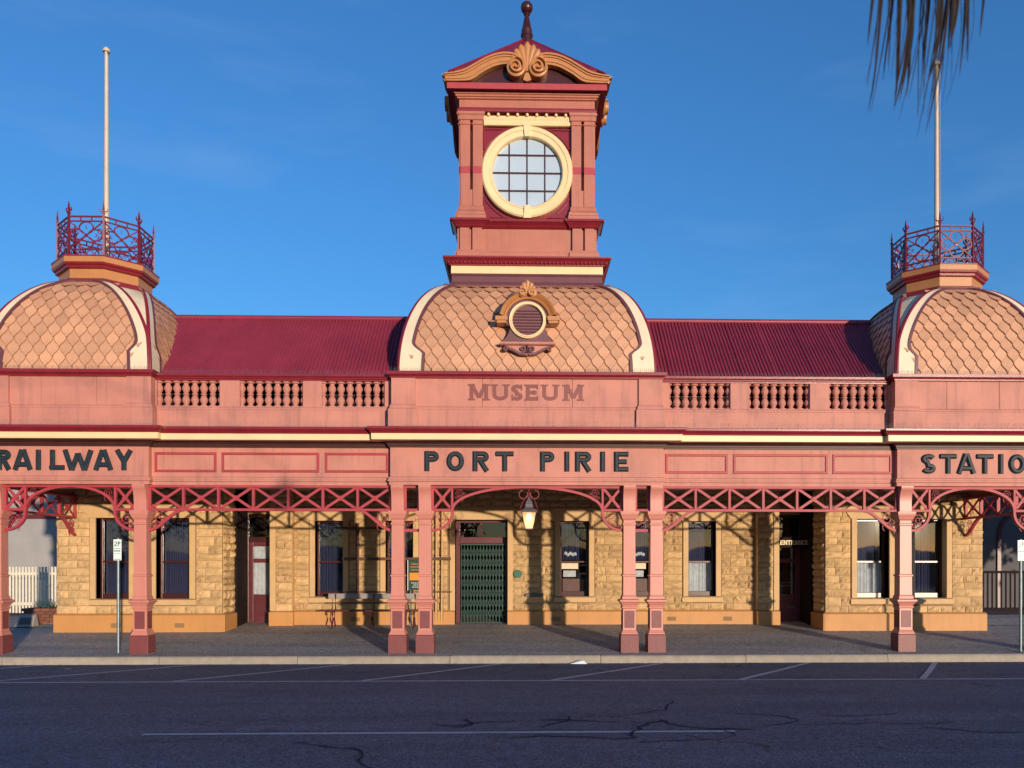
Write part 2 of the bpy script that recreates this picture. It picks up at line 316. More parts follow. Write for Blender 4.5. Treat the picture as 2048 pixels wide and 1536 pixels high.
def spiral(cx, cz, r0, r1, a0, a1, n=26): return [(cx+(r0+(r1-r0)*i/n)*math.cos(R(a0+(a1-a0)*i/n)), cz+(r0+(r1-r0)*i/n)*math.sin(R(a0+(a1-a0)*i/n))) for i in range(n+1)]

# ------------------------------------------------------------------ lettering (drawn as strokes)
def strokes(ch, w, h, t):
    a, b, c, d = t/2, w-t/2, t/2, h-t/2; m = h/2
    if ch == 'I': return [[(w/2,0),(w/2,h)]]
    if ch == 'T': return [[(0,d),(w,d)], [(w/2,0),(w/2,d)]]
    if ch == 'L': return [[(a,h),(a,0)], [(0,c),(w,c)]]
    if ch == 'E': return [[(a,0),(a,h)], [(a,c),(w,c)], [(a,m),(w*.88,m)], [(a,d),(w,d)]]
    if ch == 'P': return [[(a,0),(a,h)], [(a,d)] + arc(w-.25*h-.02, h-.27*h-.0, .25*h-a+.02, .27*h-a, 90, -90, 12) + [(a, h-.54*h+a)]]
    if ch == 'R': return [[(a,0),(a,h)], [(a,d)] + arc(w-.26*h-.02, h-.27*h, .25*h-a+.02, .27*h-a, 90, -90, 12) + [(a, h-.54*h+a)], [(w*.48,h*.5),(w-a*.8,0)]]
    if ch == 'O': return [arc(w/2, m, w/2-a, m-a, 90, 450, 30)]
    if ch == 'A': return [[(a*.8,0),(w/2-a*.25,h)], [(w-a*.8,0),(w/2+a*.25,h)], [(w*.22,h*.27),(w*.78,h*.27)]]
    if ch == 'W': return [[(a*.6,h),(w*.28,0)], [(w*.28,0),(w*.5,h*.82)], [(w*.5,h*.82),(w*.72,0)], [(w*.72,0),(w-a*.6,h)]]
    if ch == 'Y': return [[(a*.7,h),(w/2,h*.42)], [(w-a*.7,h),(w/2,h*.42)], [(w/2,0),(w/2,h*.5)]]
    if ch == 'N': return [[(a,0),(a,h)], [(a,h-a*.4),(b,a*.4)], [(b,0),(b,h)]]
    if ch == 'S': return [arc(w*.5, h*.735, w*.5-a, h*.265-a, 20, 270, 16)[:-1] + arc(w*.5, h*.255, w*.5-a, h*.255-a+.01*h, 90, -160, 16)]
    if ch == 'M': return [[(a,0),(a,h)], [(a,h),(w/2,h*.18)], [(w/2,h*.18),(b,h)], [(b,0),(b,h)]]
    if ch == 'U': return [[(a,h),(a,h*.36)] + arc(w/2, h*.36, w/2-a, h*.36-a, 180, 360, 12)[1:] + [(b,h)]]
    if ch == 'C': return [arc(w/2, m, w/2-a, m-a, 45, 315, 20)]
    if ch == '2': return [arc(w*.5, h*.72, w*.5-a, h*.28-a, 160, -20, 10) + [(a, c), ], [(0, c),(w, c)]]
    if ch == '/': return [[(0,0),(w,h)]]
    return []
def serifs(ch, w, h, t, s):
    q = []; f = lambda x, z: q.append([(x-t*.5-s, z), (x+t*.5+s, z)])
    lo, hi = s*.45, h-s*.45; a, b = t/2, w-t/2
    if ch in 'MN': f(a, lo); f(b, lo); f(a, hi); f(b, hi)
    if ch == 'N': q.pop(); f(b, hi)
    if ch == 'U': f(a, hi); f(b, hi)
    if ch == 'A': f(a, lo); f(b, lo)
    if ch == 'R': f(a, lo); f(b, lo); f(a, hi)
    if ch == 'T': f(w/2, lo); q.append([(a*.6, h-h*.3),(a*.6, h)]); q.append([(w-a*.6, h-h*.3),(w-a*.6, h)])
    if ch == 'E': f(a, lo); f(a, hi); q.append([(w-a*.5,0),(w-a*.5,h*.3)]); q.append([(w-a*.5,h*.7),(w-a*.5,h)]); q.append([(w*.66,h*.35),(w*.66,h*.65)])
    if ch == 'S': q.append([(w-a*.6,h*.62),(w-a*.6,h)]); q.append([(a*.6,0),(a*.6,h*.36)])
    if ch == 'C': q.append([(w-a*.6,h*.62),(w-a*.6,h)])
    return q
def letter(parent, ch, x, z, w, h, t, y, depth, m, bev=0.0, serif=0.0, name='letter', lean=0):
    b = MB()
    for i, st in enumerate(strokes(ch, w, h, t)):
        tt = t if not (serif and ch in 'MUN' and False) else t
        b.ribbon([(x+px, z+pz) for px, pz in st], tt, y-depth-i*.0006, y, bev=bev)
    if serif:
        for i, st in enumerate(serifs(ch, w, h, t, serif)):
            b.ribbon([(x+px, z+pz) for px, pz in st], serif*.9, y-depth-.003-i*.0006, y, bev=0)
    return b.build(name, m, parent, smooth=35)

# ------------------------------------------------------------------ the ground, road, kerb, footpath
def sheet(name, x0, x1, y0, y1, z0, z1, m, nx=1, ny=1, thick=0.0):
    b = MB(); vs = []; fs = []
    for j in range(ny+1):
        for i in range(nx+1):
            y = y0+(y1-y0)*j/ny; vs.append((x0+(x1-x0)*i/nx, y, z0+(z1-z0)*j/ny))
    for j in range(ny):
        for i in range(nx):
            a = j*(nx+1)+i; fs.append((a, a+1, a+nx+2, a+nx+1))
    b.add(vs, fs); return b.build(name, m, None, kind='structure')
sheet('ground', -900, 900, -900, 900, -0.26, -0.26, 'earth')
sheet('road', -120, 120, -13.4, -0.54, -0.176, -0.172, 'asphalt')
sheet('far_footpath', -120, 120, -19.5, -13.6, -0.05, -0.02, 'footpath')
# footpath: rises gently towards the building
def fz(y): return -0.025 + 0.0622 * (y + 0.40)
fp = MB(); vs = []; fs = []
NX, NY = 60, 12
for j in range(NY+1):
    for i in range(NX+1):
        y = -0.40 + 6.2*j/NY; x = -40 + 80*i/NX
        vs.append((x, y, fz(y) + random.uniform(-.004, .004)))
for j in range(NY):
    for i in range(NX):
        a = j*(NX+1)+i; fs.append((a, a+1, a+NX+2, a+NX+1))
fp.add(vs, fs).build('footpath', 'footpath', None, kind='structure', smooth=60)
sheet('side_paving', -40, -10.95, 3.6, 30, fz(3.6)+.006, 0.42, 'paving')
sheet('side_yard', 10.95, 40, 3.6, 30, fz(3.6)+.006, 0.42, 'paving')
kerb = put('kerb', None, kind='structure')
kx = [-24.5, -21.5, -18.6, -15.8, -12.9, -10.0, -7.05, -4.42, -1.5, 1.42, 4.25, 7.05, 9.93, 12.8, 15.7, 18.6, 21.5, 24.5]
for a, b_ in zip(kx[:-1], kx[1:]):
    dz = random.uniform(-.004, .004); dy = random.uniform(-.006, .006); s = MB()
    s.rings([[(a+.006, -.56+dy, -.2), (b_-.006, -.56+dy, -.2), (b_-.006, -.385, -.2), (a+.006, -.385, -.2)],
             [(a+.006, -.555+dy, -.075), (b_-.006, -.555+dy, -.075), (b_-.006, -.385, -.075), (a+.006, -.385, -.075)],
             [(a+.006, -.53+dy, -.035+dz), (b_-.006, -.53+dy, -.035+dz), (b_-.006, -.385, -.035), (a+.006, -.385, -.035)],
             [(a+.012, -.505+dy, -.022+dz), (b_-.012, -.505+dy, -.022+dz), (b_-.012, -.385, -.022+dz), (a+.012, -.385, -.022+dz)]])
    s.build('kerb_stone', 'concrete', kerb, smooth=50)
fk = MB().box(-60, 60, -13.6, -13.4, -.24, -.03).build('far_kerb', 'concrete', None, kind='structure')
# painted lines (thin sheets just above the road)
def line(pts, w, m='line'):
    b = MB(); z = -.1695
    for (xa, ya), (xb, yb) in zip(pts[:-1], pts[1:]):
        d = math.hypot(xb-xa, yb-ya); nx, ny = -(yb-ya)/d*w/2, (xb-xa)/d*w/2
        b.add([(xa-nx, ya-ny, z), (xb-nx, yb-ny, z), (xb+nx, yb+ny, z), (xa+nx, ya+ny, z)], [(0,1,2,3)])
    o = b.build('road_marking', m, None, kind='structure'); return o
line([(-60, -2.97), (60, -2.97)], 0.085)
line([(-4.4, -7.25), (2.35, -7.25)], 0.09)
for x0, x1 in [(-11.8, -9.2), (-8.9, -6.3), (-5.83, -3.42), (-2.74, -.5), (.40, 2.6), (3.55, 5.45), (6.62, 7.95), (9.9, 10.9)]:
    line([(x0, -2.9), (x0+(x1-x0)*.45, -1.9), (x1, -.62)], 0.10)

rt=random.Random(12)
def wiggle(x,y,a,L,w0):
    pts=[(x,y)]; 
    for k in range(int(L/.12)):
        a+=rt.gauss(0,.45); a*=.93; x+=.12*math.cos(a); y+=.045*math.sin(a)*2; pts.append((x,y))
    b=MB(); z=-.1675; n=len(pts); vs=[]
    for k,(px,py) in enumerate(pts):
        q=pts[min(k+1,n-1)]; p=pts[max(k-1,0)]; d=math.hypot(q[0]-p[0],q[1]-p[1]) or 1; ww=w0*rt.uniform(.5,1.3)*(.25 if k in (0,n-1) else 1)
        vs+= [(px-(q[1]-p[1])/d*ww,py+(q[0]-p[0])/d*ww,z),(px+(q[1]-p[1])/d*ww,py-(q[0]-p[0])/d*ww,z)]
    b.add(vs,[(2*k,2*k+1,2*k+3,2*k+2) for k in range(n-1)]); b.build('tar_seam','tar',None,kind='structure')
for (x,y,a,L) in ((-2.6,-7.75,.1,2.4),(-1.2,-6.7,-.5,1.4),(-1.0,-7.0,.6,1.0),(-.3,-7.6,0,3.2),(.1,-6.5,-1.0,1.1),(.45,-6.2,-1.1,1.3),(1.3,-6.1,.1,1.7),(1.6,-6.5,-.7,1.6),(1.1,-7.85,.3,1.9),(2.6,-6.1,-.6,2.0),(3.2,-6.9,.1,2.2),(3.7,-6.2,-.6,1.3),(4.6,-7.1,.2,1.4)): wiggle(x,y,a,L,rt.uniform(.012,.024))

# ------------------------------------------------------------------ THE STATION BUILDING
ST = thing('railway_station', 'salmon and crimson Victorian railway station with clock tower, domed wings and lettered verandah', 'building')

# ---- columns
def column_meshes():
    c = MB()   # pedestal, shaft, cap
    c.sq(0, 0, [(.165,.34),(.165,.37),(.15,.40),(.14,.425),(.132,.43),(.132,.86),(.15,.875),(.152,.90),(.135,.91),(.145,.93),(.18,.985),(.20,1.0),(.20,1.035),(.17,1.05),
                (.15,1.055),(.145,1.10),(.128,1.13),(.125,1.50),(.142,1.505),(.142,1.535),(.122,1.545),(.119,2.52),(.135,2.53),(.135,2.56),(.119,2.57),(.12,2.62),(.15,2.66),(.155,2.68),(.18,2.74),(.185,2.78),(.185,2.80),(.12,2.802),(.12,3.32)])
    # concave bracket block under the beam
    pr = [(0,2.80),(.0,3.0),(.012,3.1),(.035,3.18),(.07,3.23),(.085,3.25),(.085,3.31),(-.1,3.31),(-.1,2.80)]
    k = MB(); k.rings([[(-.122,-.118-o,z) for o,z in pr],[(.122,-.118-o,z) for o,z in pr]])
    p = MB(); p.sq(0, 0, [(.18,-.05),(.18,.335),(.17,.35),(.16,.36)])
    panels = []
    q = MB(); q.box(-.085,.085,-.138,-.13,.49,.81); q.add(*tube_frame(-.085,.085,.49,.81,-.141,.012))
    return c.mesh('column','salmon_gloss'), k.mesh('console','salmon_gloss',smooth=40), p.mesh('column_plinth','plinth'), q.mesh('column_panel','plinth')
def tube_frame(x0,x1,z0,z1,y,w):
    b = MB(); b.box(x0-w,x0,y,y+.02,z0-w,z1+w); b.box(x1,x1+w,y,y+.02,z0-w,z1+w); b.box(x0,x1,y+.001,y+.02,z0-w,z0); b.box(x0,x1,y+.001,y+.02,z1,z1+w)
    return b.v, b.f
cm, km, pm, qm = column_meshes()
COLX = [-10.4, -7.6, -2.57, -2.03, 2.03, 2.57, 7.6, 10.4]
for x in COLX:
    c = put('column', cm, ST, (x,0,0), bevel=.004); put('plinth', pm, c, bevel=.006); put('console', km, c)
    for k in range(4): put('panel', qm, c, rz=k*math.pi/2)

# ---- fascia + cornice
def frieze(x0, x1, y0, y1=0.30):
    f = MB().rect(x0,x1,y0,y1,[(.02,3.312),(.02,3.375),(.045,3.385),(.045,3.415),(.03,3.425),(.03,3.46),(.012,3.468),(0,3.48),(0,4.05)]).build('fascia','salmon',ST)
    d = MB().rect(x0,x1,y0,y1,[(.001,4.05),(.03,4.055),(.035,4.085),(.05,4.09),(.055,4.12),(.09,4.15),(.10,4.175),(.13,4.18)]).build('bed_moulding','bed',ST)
    c = MB().rect(x0,x1,y0,y1,[(.12,4.17),(.30,4.165),(.315,4.17),(.32,4.285)]).build('cornice_band','cream',ST)
    g = MB().rect(x0,x1,y0,y1,[(.318,4.284),(.335,4.29),(.34,4.31),(.36,4.335),(.385,4.365),(.395,4.37),(.395,4.405),(.38,4.415),(.1,4.43)]).build('cornice_gutter','maroon',ST)
    return f
frieze(-2.71, 2.71, -.14, .9)
for s in (-1, 1):
    frieze(s*2.6, s*7.5, .0, .9); frieze(s*7.42, s*10.75, -.14, .9)
    # return along the end of the verandah
    e = MB().box(s*10.45, s*10.75, .9, 3.2, 3.312, 4.43).build('end_fascia','salmon',ST)
    for xa, xb in ((2.76,4.03),(4.13,6.06),(6.15,7.37)):
        fr = MB(); xa_, xb_ = min(s*xa,s*xb), max(s*xa,s*xb)
        fr.ribbon([(xa_+.03,3.59),(xb_-.03,3.59),(xb_-.03,3.935),(xa_+.03,3.935)], .05, -.022, .003, closed=True, bev=.4)
        fr.build('panel_moulding','truss',ST)
def word(txt, x0, z, h, t, widths, gap, y, depth, m, **k):
    x = x0
    for ch in txt:
        if ch == ' ': x += gap*3.4; continue
        w = widths.get(ch, .29)*h/.4; letter(ST, ch, x, z, w, h, t, y, depth, m, **k); x += w+gap
    return x
LW = {'I':.085,'P':.285,'O':.345,'R':.325,'T':.35,'E':.285}
for ch, x in (('P',-2.035),('O',-1.60),('R',-1.085),('T',-.625),('P',.25),('I',.74),('R',.945),('I',1.45),('E',1.72)):
    if ch=='I': x -= .0
    letter(ST, ch, x, 3.585, LW[ch], .395, .097, -.139, .05, 'letter', bev=.55)
for ch, x, w in (('R',-10.34,.27),('A',-10.03,.37),('I',-9.585,.085),('L',-9.32,.28),('W',-9.06,.56),('A',-8.48,.37),('Y',-8.06,.33)):
    letter(ST, ch, x, 3.585, w, .395, .097, -.139, .05, 'letter', bev=.55)
for ch, x, w in (('S',7.90,.29),('T',8.28,.33),('A',8.625,.38),('T',9.03,.33),('I',9.48,.085),('O',9.68,.34),('N',10.12,.33)):
    letter(ST, ch, x, 3.565, w, .395, .097, -.139, .05, 'letter', bev=.55)

# ---- parapets
for ch,x,w in (('M',-1.16,.37),('U',-.70,.31),('S',-.325,.23),('E',-.03,.25),('U',.30,.31),('M',.74,.37)):
    letter(ST,ch,x,5.035,w,.325,.075,.098,.006,'paint_letter',serif=.035)
def plain_parapet(x0, x1, y):
    n=3; wseg=(x1-x0)/n
    MB().rect(x0,x1,y,y+.3,[(.035,4.42),(.035,4.84),(.02,4.86),(.022,4.885),(0,4.91)]).build('parapet_base','salmon',ST)
    for k in range(n): MB().box(x0+wseg*k+.003,x0+wseg*(k+1)-.003,y,y+.3,4.91,5.47).build('parapet_panel','salmon',ST,bevel=.004)
    MB().box(x0+.05,x1-.05,y+.02,y+.28,4.42,5.46).build('parapet_core','mortar',ST)
    for xa, xb in ((x0,x0+.48),(x1-.48,x1)):
        MB().rect(xa,xb,y-.05,y+.32,[(.055,4.42),(.055,4.84),(.03,4.87),(.03,4.90),(0,4.96),(0,5.472)]).build('parapet_pier','salmon',ST)
    MB().rect(x0,x1,y-.05,y+.32,[(.02,5.47),(.025,5.50),(.06,5.53),(.075,5.535),(.075,5.595),(.06,5.60),(-.1,5.61)]).build('parapet_cap','maroon',ST)
plain_parapet(-2.72, 2.72, .10)
bal = MB().lathe(0,0,[(.075,.0),(.075,.03),(.045,.04),(.04,.06),(.066,.11),(.072,.15),(.05,.21),(.036,.235),(.055,.25),(.055,.27),(.036,.285),(.05,.31),(.072,.37),(.066,.41),(.04,.46),(.045,.48),(.075,.49),(.075,.52)],12).mesh('baluster','salmon',smooth=50)
for s in (-1,1):
    a, b_ = sorted((s*7.46, s*10.72)); plain_parapet(a, b_, .10)
    y = .25; xs = [2.65,2.885,4.145,4.525,5.785,6.185,7.435,7.52]
    lo = MB().rect(s*2.6,s*7.52,y,y+.28,[(.035,4.42),(.035,4.84),(.02,4.86),(.022,4.885),(0,4.91),(0,4.92)]); lo.build('parapet','salmon',ST)
    for i in (0,2,4,6): MB().box(s*xs[i],s*xs[i+1],y,y+.28,4.92,5.44).build('parapet_block','salmon',ST,bevel=.006)
    MB().rect(s*2.6,s*7.52,y,y+.28,[(0,5.44),(0,5.47),(.03,5.475),(.035,5.50),(.07,5.52),(.07,5.565),(-.1,5.58)]).build('parapet_cap','maroon',ST)
    for i in (1,3,5):
        for k in range(8): put('baluster', bal, ST, (s*(xs[i]+(xs[i+1]-xs[i])*k/7), y+.13, 4.92), scale=(1.12,1.12,1))

# ---- bird spikes on the cornice and parapet ledges
def spikes(x0,x1,y,z,h,step=.04):
    b=MB(); n=int((x1-x0)/step)
    for i in range(n):
        x=x0+(x1-x0)*i/n
        for dy in (-.05,.03):
            hx=random.uniform(-.012,.012); b.add([(x-.0016,y,z),(x+.0016,y,z),(x+hx+.0012,y+dy,z+h*random.uniform(.8,1.05)),(x+hx-.0012,y+dy,z+h*.98),(x,y+.003,z)],[(0,1,2,3),(1,4,2),(4,0,3)])
    b.build('bird_spikes','steel',ST,kind='stuff')
for x0,x1,y in ((-3.05,3.05,-.30),(-7.1,-3.1,-.17),(3.1,7.1,-.17),(-11,-7.1,-.30),(7.1,11,-.30)): spikes(x0,x1,y,4.43,.13)
for x0,x1,y in ((-2.75,2.75,.06),(-7.4,-2.8,.23),(2.8,7.4,.23),(-10.7,-7.45,.06),(7.45,10.7,.06)): spikes(x0,x1,y,5.60 if abs(x0+x1)<1 or abs(x0+x1)>14.6 else 5.57,.09)
# ---- corrugated roofs between the domes
for s in (-1,1):
    c = MB(); n = int(6.9/.076*6); y0,z0,y1,z1 = .46,5.55,2.25,7.25; rs = []
    for lvl in range(2):
        r = []
        for i in range(n+1):
            x = s*(2.2+6.9*i/n); u = .020*math.sin(2*math.pi*(i/6)) + .007*(int(i/60) % 2); r.append((x, (y0,y1)[lvl]-u*.7, (z0,z1)[lvl]+u))
        rs.append(r)
    c.rings(rs, closed=False); c.build('corrugated_roof','roof',ST,smooth=80)
    MB().tube([(s*2.0,2.25,7.27),(s*9.1,2.25,7.27)],.06,10).build('ridge_cap','roof',ST,smooth=60)
    MB().add([(s*2.0,2.27,7.24),(s*9.1,2.27,7.24),(s*9.1,8.3,5.5),(s*2.0,8.3,5.5)],[(0,1,2,3)]).build('rear_roof','roof',ST)

for s in (-1,1): MB().box(s*2.6,s*8.2,1.2,1.25,4.42,6.1).build('roof_void_shade','dark',ST)  # near-black sheet stands in for the shade inside the open roof void
# ---- masses, ceiling, rear
MB().box(-10.6,10.6,.30,4.3,3.90,4.0).build('verandah_ceiling','ceiling',ST)
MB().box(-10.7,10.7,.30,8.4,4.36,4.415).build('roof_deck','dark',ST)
MB().box(-10.7,10.7,8.0,8.4,.1,5.5).build('rear_wall','mortar',ST)
for s in (-1,1): MB().box(s*10.3,s*10.6,.9,8.2,4.415,5.5).build('side_parapet','salmon',ST)

# ---- rock faced walls
stone_objs = []; stone_rest = MB(); unit = []
def rock(seed, w, d, h, nx=5, nz=3):
    rnd = random.Random(seed); vs=[]; fs=[]
    for j in range(nz+1):
        for i in range(nx+1):
            u, v = i/nx, j/nz; e = min(i, nx-i, 1)*min(j, nz-j, 1)
            y = -d*(.25 + (.75*rnd.uniform(.35,1.25) if e else 0))
            vs.append(((u-.5)*w + (rnd.uniform(-.04,.04)*w if e else 0), y, (v-.5)*h + (rnd.uniform(-.1,.1)*h if e else 0)))
    for j in range(nz):
        for i in range(nx):
            a=j*(nx+1)+i; fs.append((a,a+1,a+nx+2,a+nx+1))
    ring = [i for i in range(nx+1)] + [j*(nx+1)+nx for j in range(1,nz+1)] + [nz*(nx+1)+i for i in range(nx-1,-1,-1)] + [j*(nx+1) for j in range(nz-1,0,-1)]
    n0=len(vs); vs += [(vs[i][0],0.02,vs[i][2]) for i in ring]
    for k in range(len(ring)): fs.append((ring[k], ring[(k+1)%len(ring)], n0+(k+1)%len(ring), n0+k)[::-1])
    return vs, fs
UN = [rock(100+i,1,1,1) for i in range(16)]
UM = [MB().add(*u).mesh('stone_block','stone') for u in UN]
NST = [0]
def blocks(ox, oy, ang, s0, s1, z0, z1, holes, parent, depth=.06, course=.17, priority=True):
    """rock faced blocks on a wall starting at (ox, oy) that runs along angle ang; holes = (s0, s1, z0, z1)"""
    rz = [z0]; 
    while rz[-1] < z1-.05: rz.append(min(z1, rz[-1]+random.choice((course*.85,course,course*1.0,course*1.2))))
    for za, zb in zip(rz[:-1], rz[1:]):
        zm = (za+zb)/2; iv = [(s0,s1)]
        for h0,h1,g0,g1 in holes:
            if zb > g0+.03 and za < g1-.03:
                nv=[]
                for a,b in iv:
                    if h1<=a or h0>=b: nv.append((a,b)); continue
                    if h0>a: nv.append((a,h0))
                    if h1<b: nv.append((h1,b))
                iv = nv
        for a,b in iv:
            if b-a < .05: continue
            cuts=[a]; 
            while cuts[-1] < b-.001:
                w = random.uniform(.2,.48); nx_ = cuts[-1]+w
                if b-nx_ < .16: nx_ = b
                cuts.append(min(nx_,b))
            for c0,c1 in zip(cuts[:-1],cuts[1:]):
                w=c1-c0-.012; h=zb-za-.012
                if w<.03 or h<.03: continue
                cx=(c0+c1)/2; i=random.randrange(16); d=depth*random.uniform(.7,1.2)
                loc=(ox+cx*math.cos(ang), oy+cx*math.sin(ang), zm)
                if priority and NST[0] < 300:
                    put('stone_block', UM[i], parent, loc, ang, scale=(w,d,h)); NST[0]+=1
                else:
                    mt = Matrix.Translation(loc) @ Matrix.Rotation(ang,4,'Z') @ Matrix.Diagonal((w,d,h,1))
                    stone_rest.add([tuple(mt @ Vector(p)) for p in UN[i][0]], UN[i][1])
def backing(ox, oy, ang, s0, s1, z0, z1, holes, thick, parent, name='wall'):
    xs = sorted({s0,s1,*[h[0] for h in holes],*[h[1] for h in holes]}); zs = sorted({z0,z1,*[h[2] for h in holes],*[h[3] for h in holes]})
    xs=[x for x in xs if s0<=x<=s1]; zs=[z for z in zs if z0<=z<=z1]; b=MB()
    for a,c in zip(xs[:-1],xs[1:]):
        for d,e in zip(zs[:-1],zs[1:]):
            mx,mz=(a+c)/2,(d+e)/2
            if any(h[0]<mx<h[1] and h[2]<mz<h[3] for h in holes): continue
            b.box(a,c,0,thick,d,e)
    b.xf(Matrix.Translation((ox,oy,0)) @ Matrix.Rotation(ang,4,'Z')); return b.build(name,'mortar',parent)
ZS, ZT, ZH = .60, 3.92, 2.81
WIN_C = [(-5.21,-4.52),(-3.48,-2.80),(.83,1.55),(2.56,3.27),(4.03,4.72)]
WIN_W = [(7.80,8.57),(9.18,9.94)]
GATE = (-1.77,-.47)
def dressings(x0, x1, y, z0, zt, parent, sill=True):
    b = MB(); w=.13; yy=y-.045
    b.box(x0-w,x0,yy,y+.24,z0,zt); b.box(x1,x1+w,yy,y+.24,z0,zt)
    b.build('window_surround','dress',parent,bevel=.008)
    # splayed lintel
    l = MB(); l.poly([(x0-w-.02,zt),(x1+w+.02,zt),(x1+w+.17,zt+.21),(x1+w+.02,zt+.33),(x0-w-.02,zt+.33),(x0-w-.17,zt+.21)], yy-.012, y+.22); l.build('lintel','dress',parent,bevel=.008)
    if sill:
        s_ = MB(); s_.rings([[(x0-w-.03,yy-.03,z0-.14),(x1+w+.03,yy-.03,z0-.14),(x1+w+.03,y+.25,z0-.14),(x0-w-.03,y+.25,z0-.14)],
                             [(x0-w-.03,yy-.03,z0-.02),(x1+w+.03,yy-.03,z0-.02),(x1+w+.03,y+.25,z0+.002),(x0-w-.03,y+.25,z0+.002)]]); s_.build('sill','dress',parent,bevel=.006)
def window(x0, x1, y, z0, z1, parent, curtain='full', lower=None):
    f = MB(); t=.05; yy=y+.20; zm = z0+(z1-z0)*.46
    f.box(x0,x0+t,yy,yy+.1,z0,z1); f.box(x1-t,x1,yy,yy+.1,z0,z1); f.box(x0+t,x1-t,yy+.001,yy+.1,z1-t,z1); f.box(x0+t,x1-t,yy+.001,yy+.1,z0,z0+.12); f.box(x0+t,x1-t,yy+.002,yy+.07,zm-.025,zm+.025)
    w = f.build('window','frame',parent,bevel=.006)
    for a,b in ((z0+.12,zm-.025),(zm+.025,z1-t)): MB().box(x0+t,x1-t,yy+.045,yy+.051,a,b).build('pane','glass',w)
    def drape(xa,xb,za,zb,yc,m,amp=.018,pitch=.055):
        n=int((xb-xa)/.009); r0=[];r1=[]
        for i in range(n+1):
            x=xa+(xb-xa)*i/n; k=amp*math.sin(2*math.pi*x/pitch)+amp*.5*math.sin(2*math.pi*x/(pitch*2.7)+1); r0.append((x,yc+k,za)); r1.append((x,yc+k*.8,zb))
        MB().rings([r0,r1],closed=False).build('curtain',m,w,smooth=80)
    if curtain=='full': drape(x0+.03,x1-.03,z0+.02,z1,yy+.22,'curtain')
    if curtain=='lace':
        drape(x0+.03,x1-.03,zm,z1,yy+.20,'curtain',.008); drape(x0+.03,x1-.03,z0+.04,zm,yy+.16,'lace',.014,.05)
    if curtain=='half':
        drape(x0+.03,x1-.03,zm+.05,z1,yy+.22,'curtain')
    return w
Yc, Yw = 4.1, 2.9
# centre wall
holesC = [(a,b,.94,ZH) for a,b in WIN_C] + [(GATE[0],GATE[1],0.0,2.84)]
backing(0,Yc,0,-5.72,5.72,.1,ZT,holesC,.35,ST)
hb = [(a-.15,b+.15,.80,3.14) for a,b in WIN_C] + [(GATE[0]-.12,GATE[1]+.12,0,3.16)]
blocks(0,Yc,0,-5.72,-1.95,ZS,ZT,hb,ST); blocks(0,Yc,0,-.35,5.72,ZS,ZT,hb,ST); blocks(0,Yc,0,-1.95,-.35,3.16,ZT,[],ST,priority=False)
for i,(a,b) in enumerate(WIN_C):
    dressings(a,b,Yc,.94,ZH,ST); window(a,b,Yc,.94,ZH,ST,['full','full','half','half','lace'][i])
dressings(GATE[0],GATE[1],Yc,.1,2.84,ST,sill=False)
def basecourse(x0,x1,y,zb=.1,zt=ZS): MB().rings([[(x0,y-.10,zb),(x1,y-.10,zb),(x1,y+.1,zb),(x0,y+.1,zb)],[(x0,y-.10,zt-.035),(x1,y-.10,zt-.035),(x1,y+.1,zt-.035),(x0,y+.1,zt-.035)],[(x0,y-.045,zt),(x1,y-.045,zt),(x1,y+.1,zt),(x0,y+.1,zt)]]).build('base_course','base',ST)
basecourse(-5.72,GATE[0],Yc); basecourse(GATE[1],5.72,Yc)
vent = MB()
for k in range(2):
    for i in range(5): vent.box(-.095+.04*i,-.065+.04*i,-.112,-.105,-.035+.04*k,-.008+.04*k)
vent.box(-.11,.11,-.105,-.098,-.05,.055); vm_ = vent.mesh('air_vent','mortar')
for x in (-4.2,-2.5,.72,2.45,3.6,5.0): put('air_vent', vm_, ST, (x,Yc,.385))
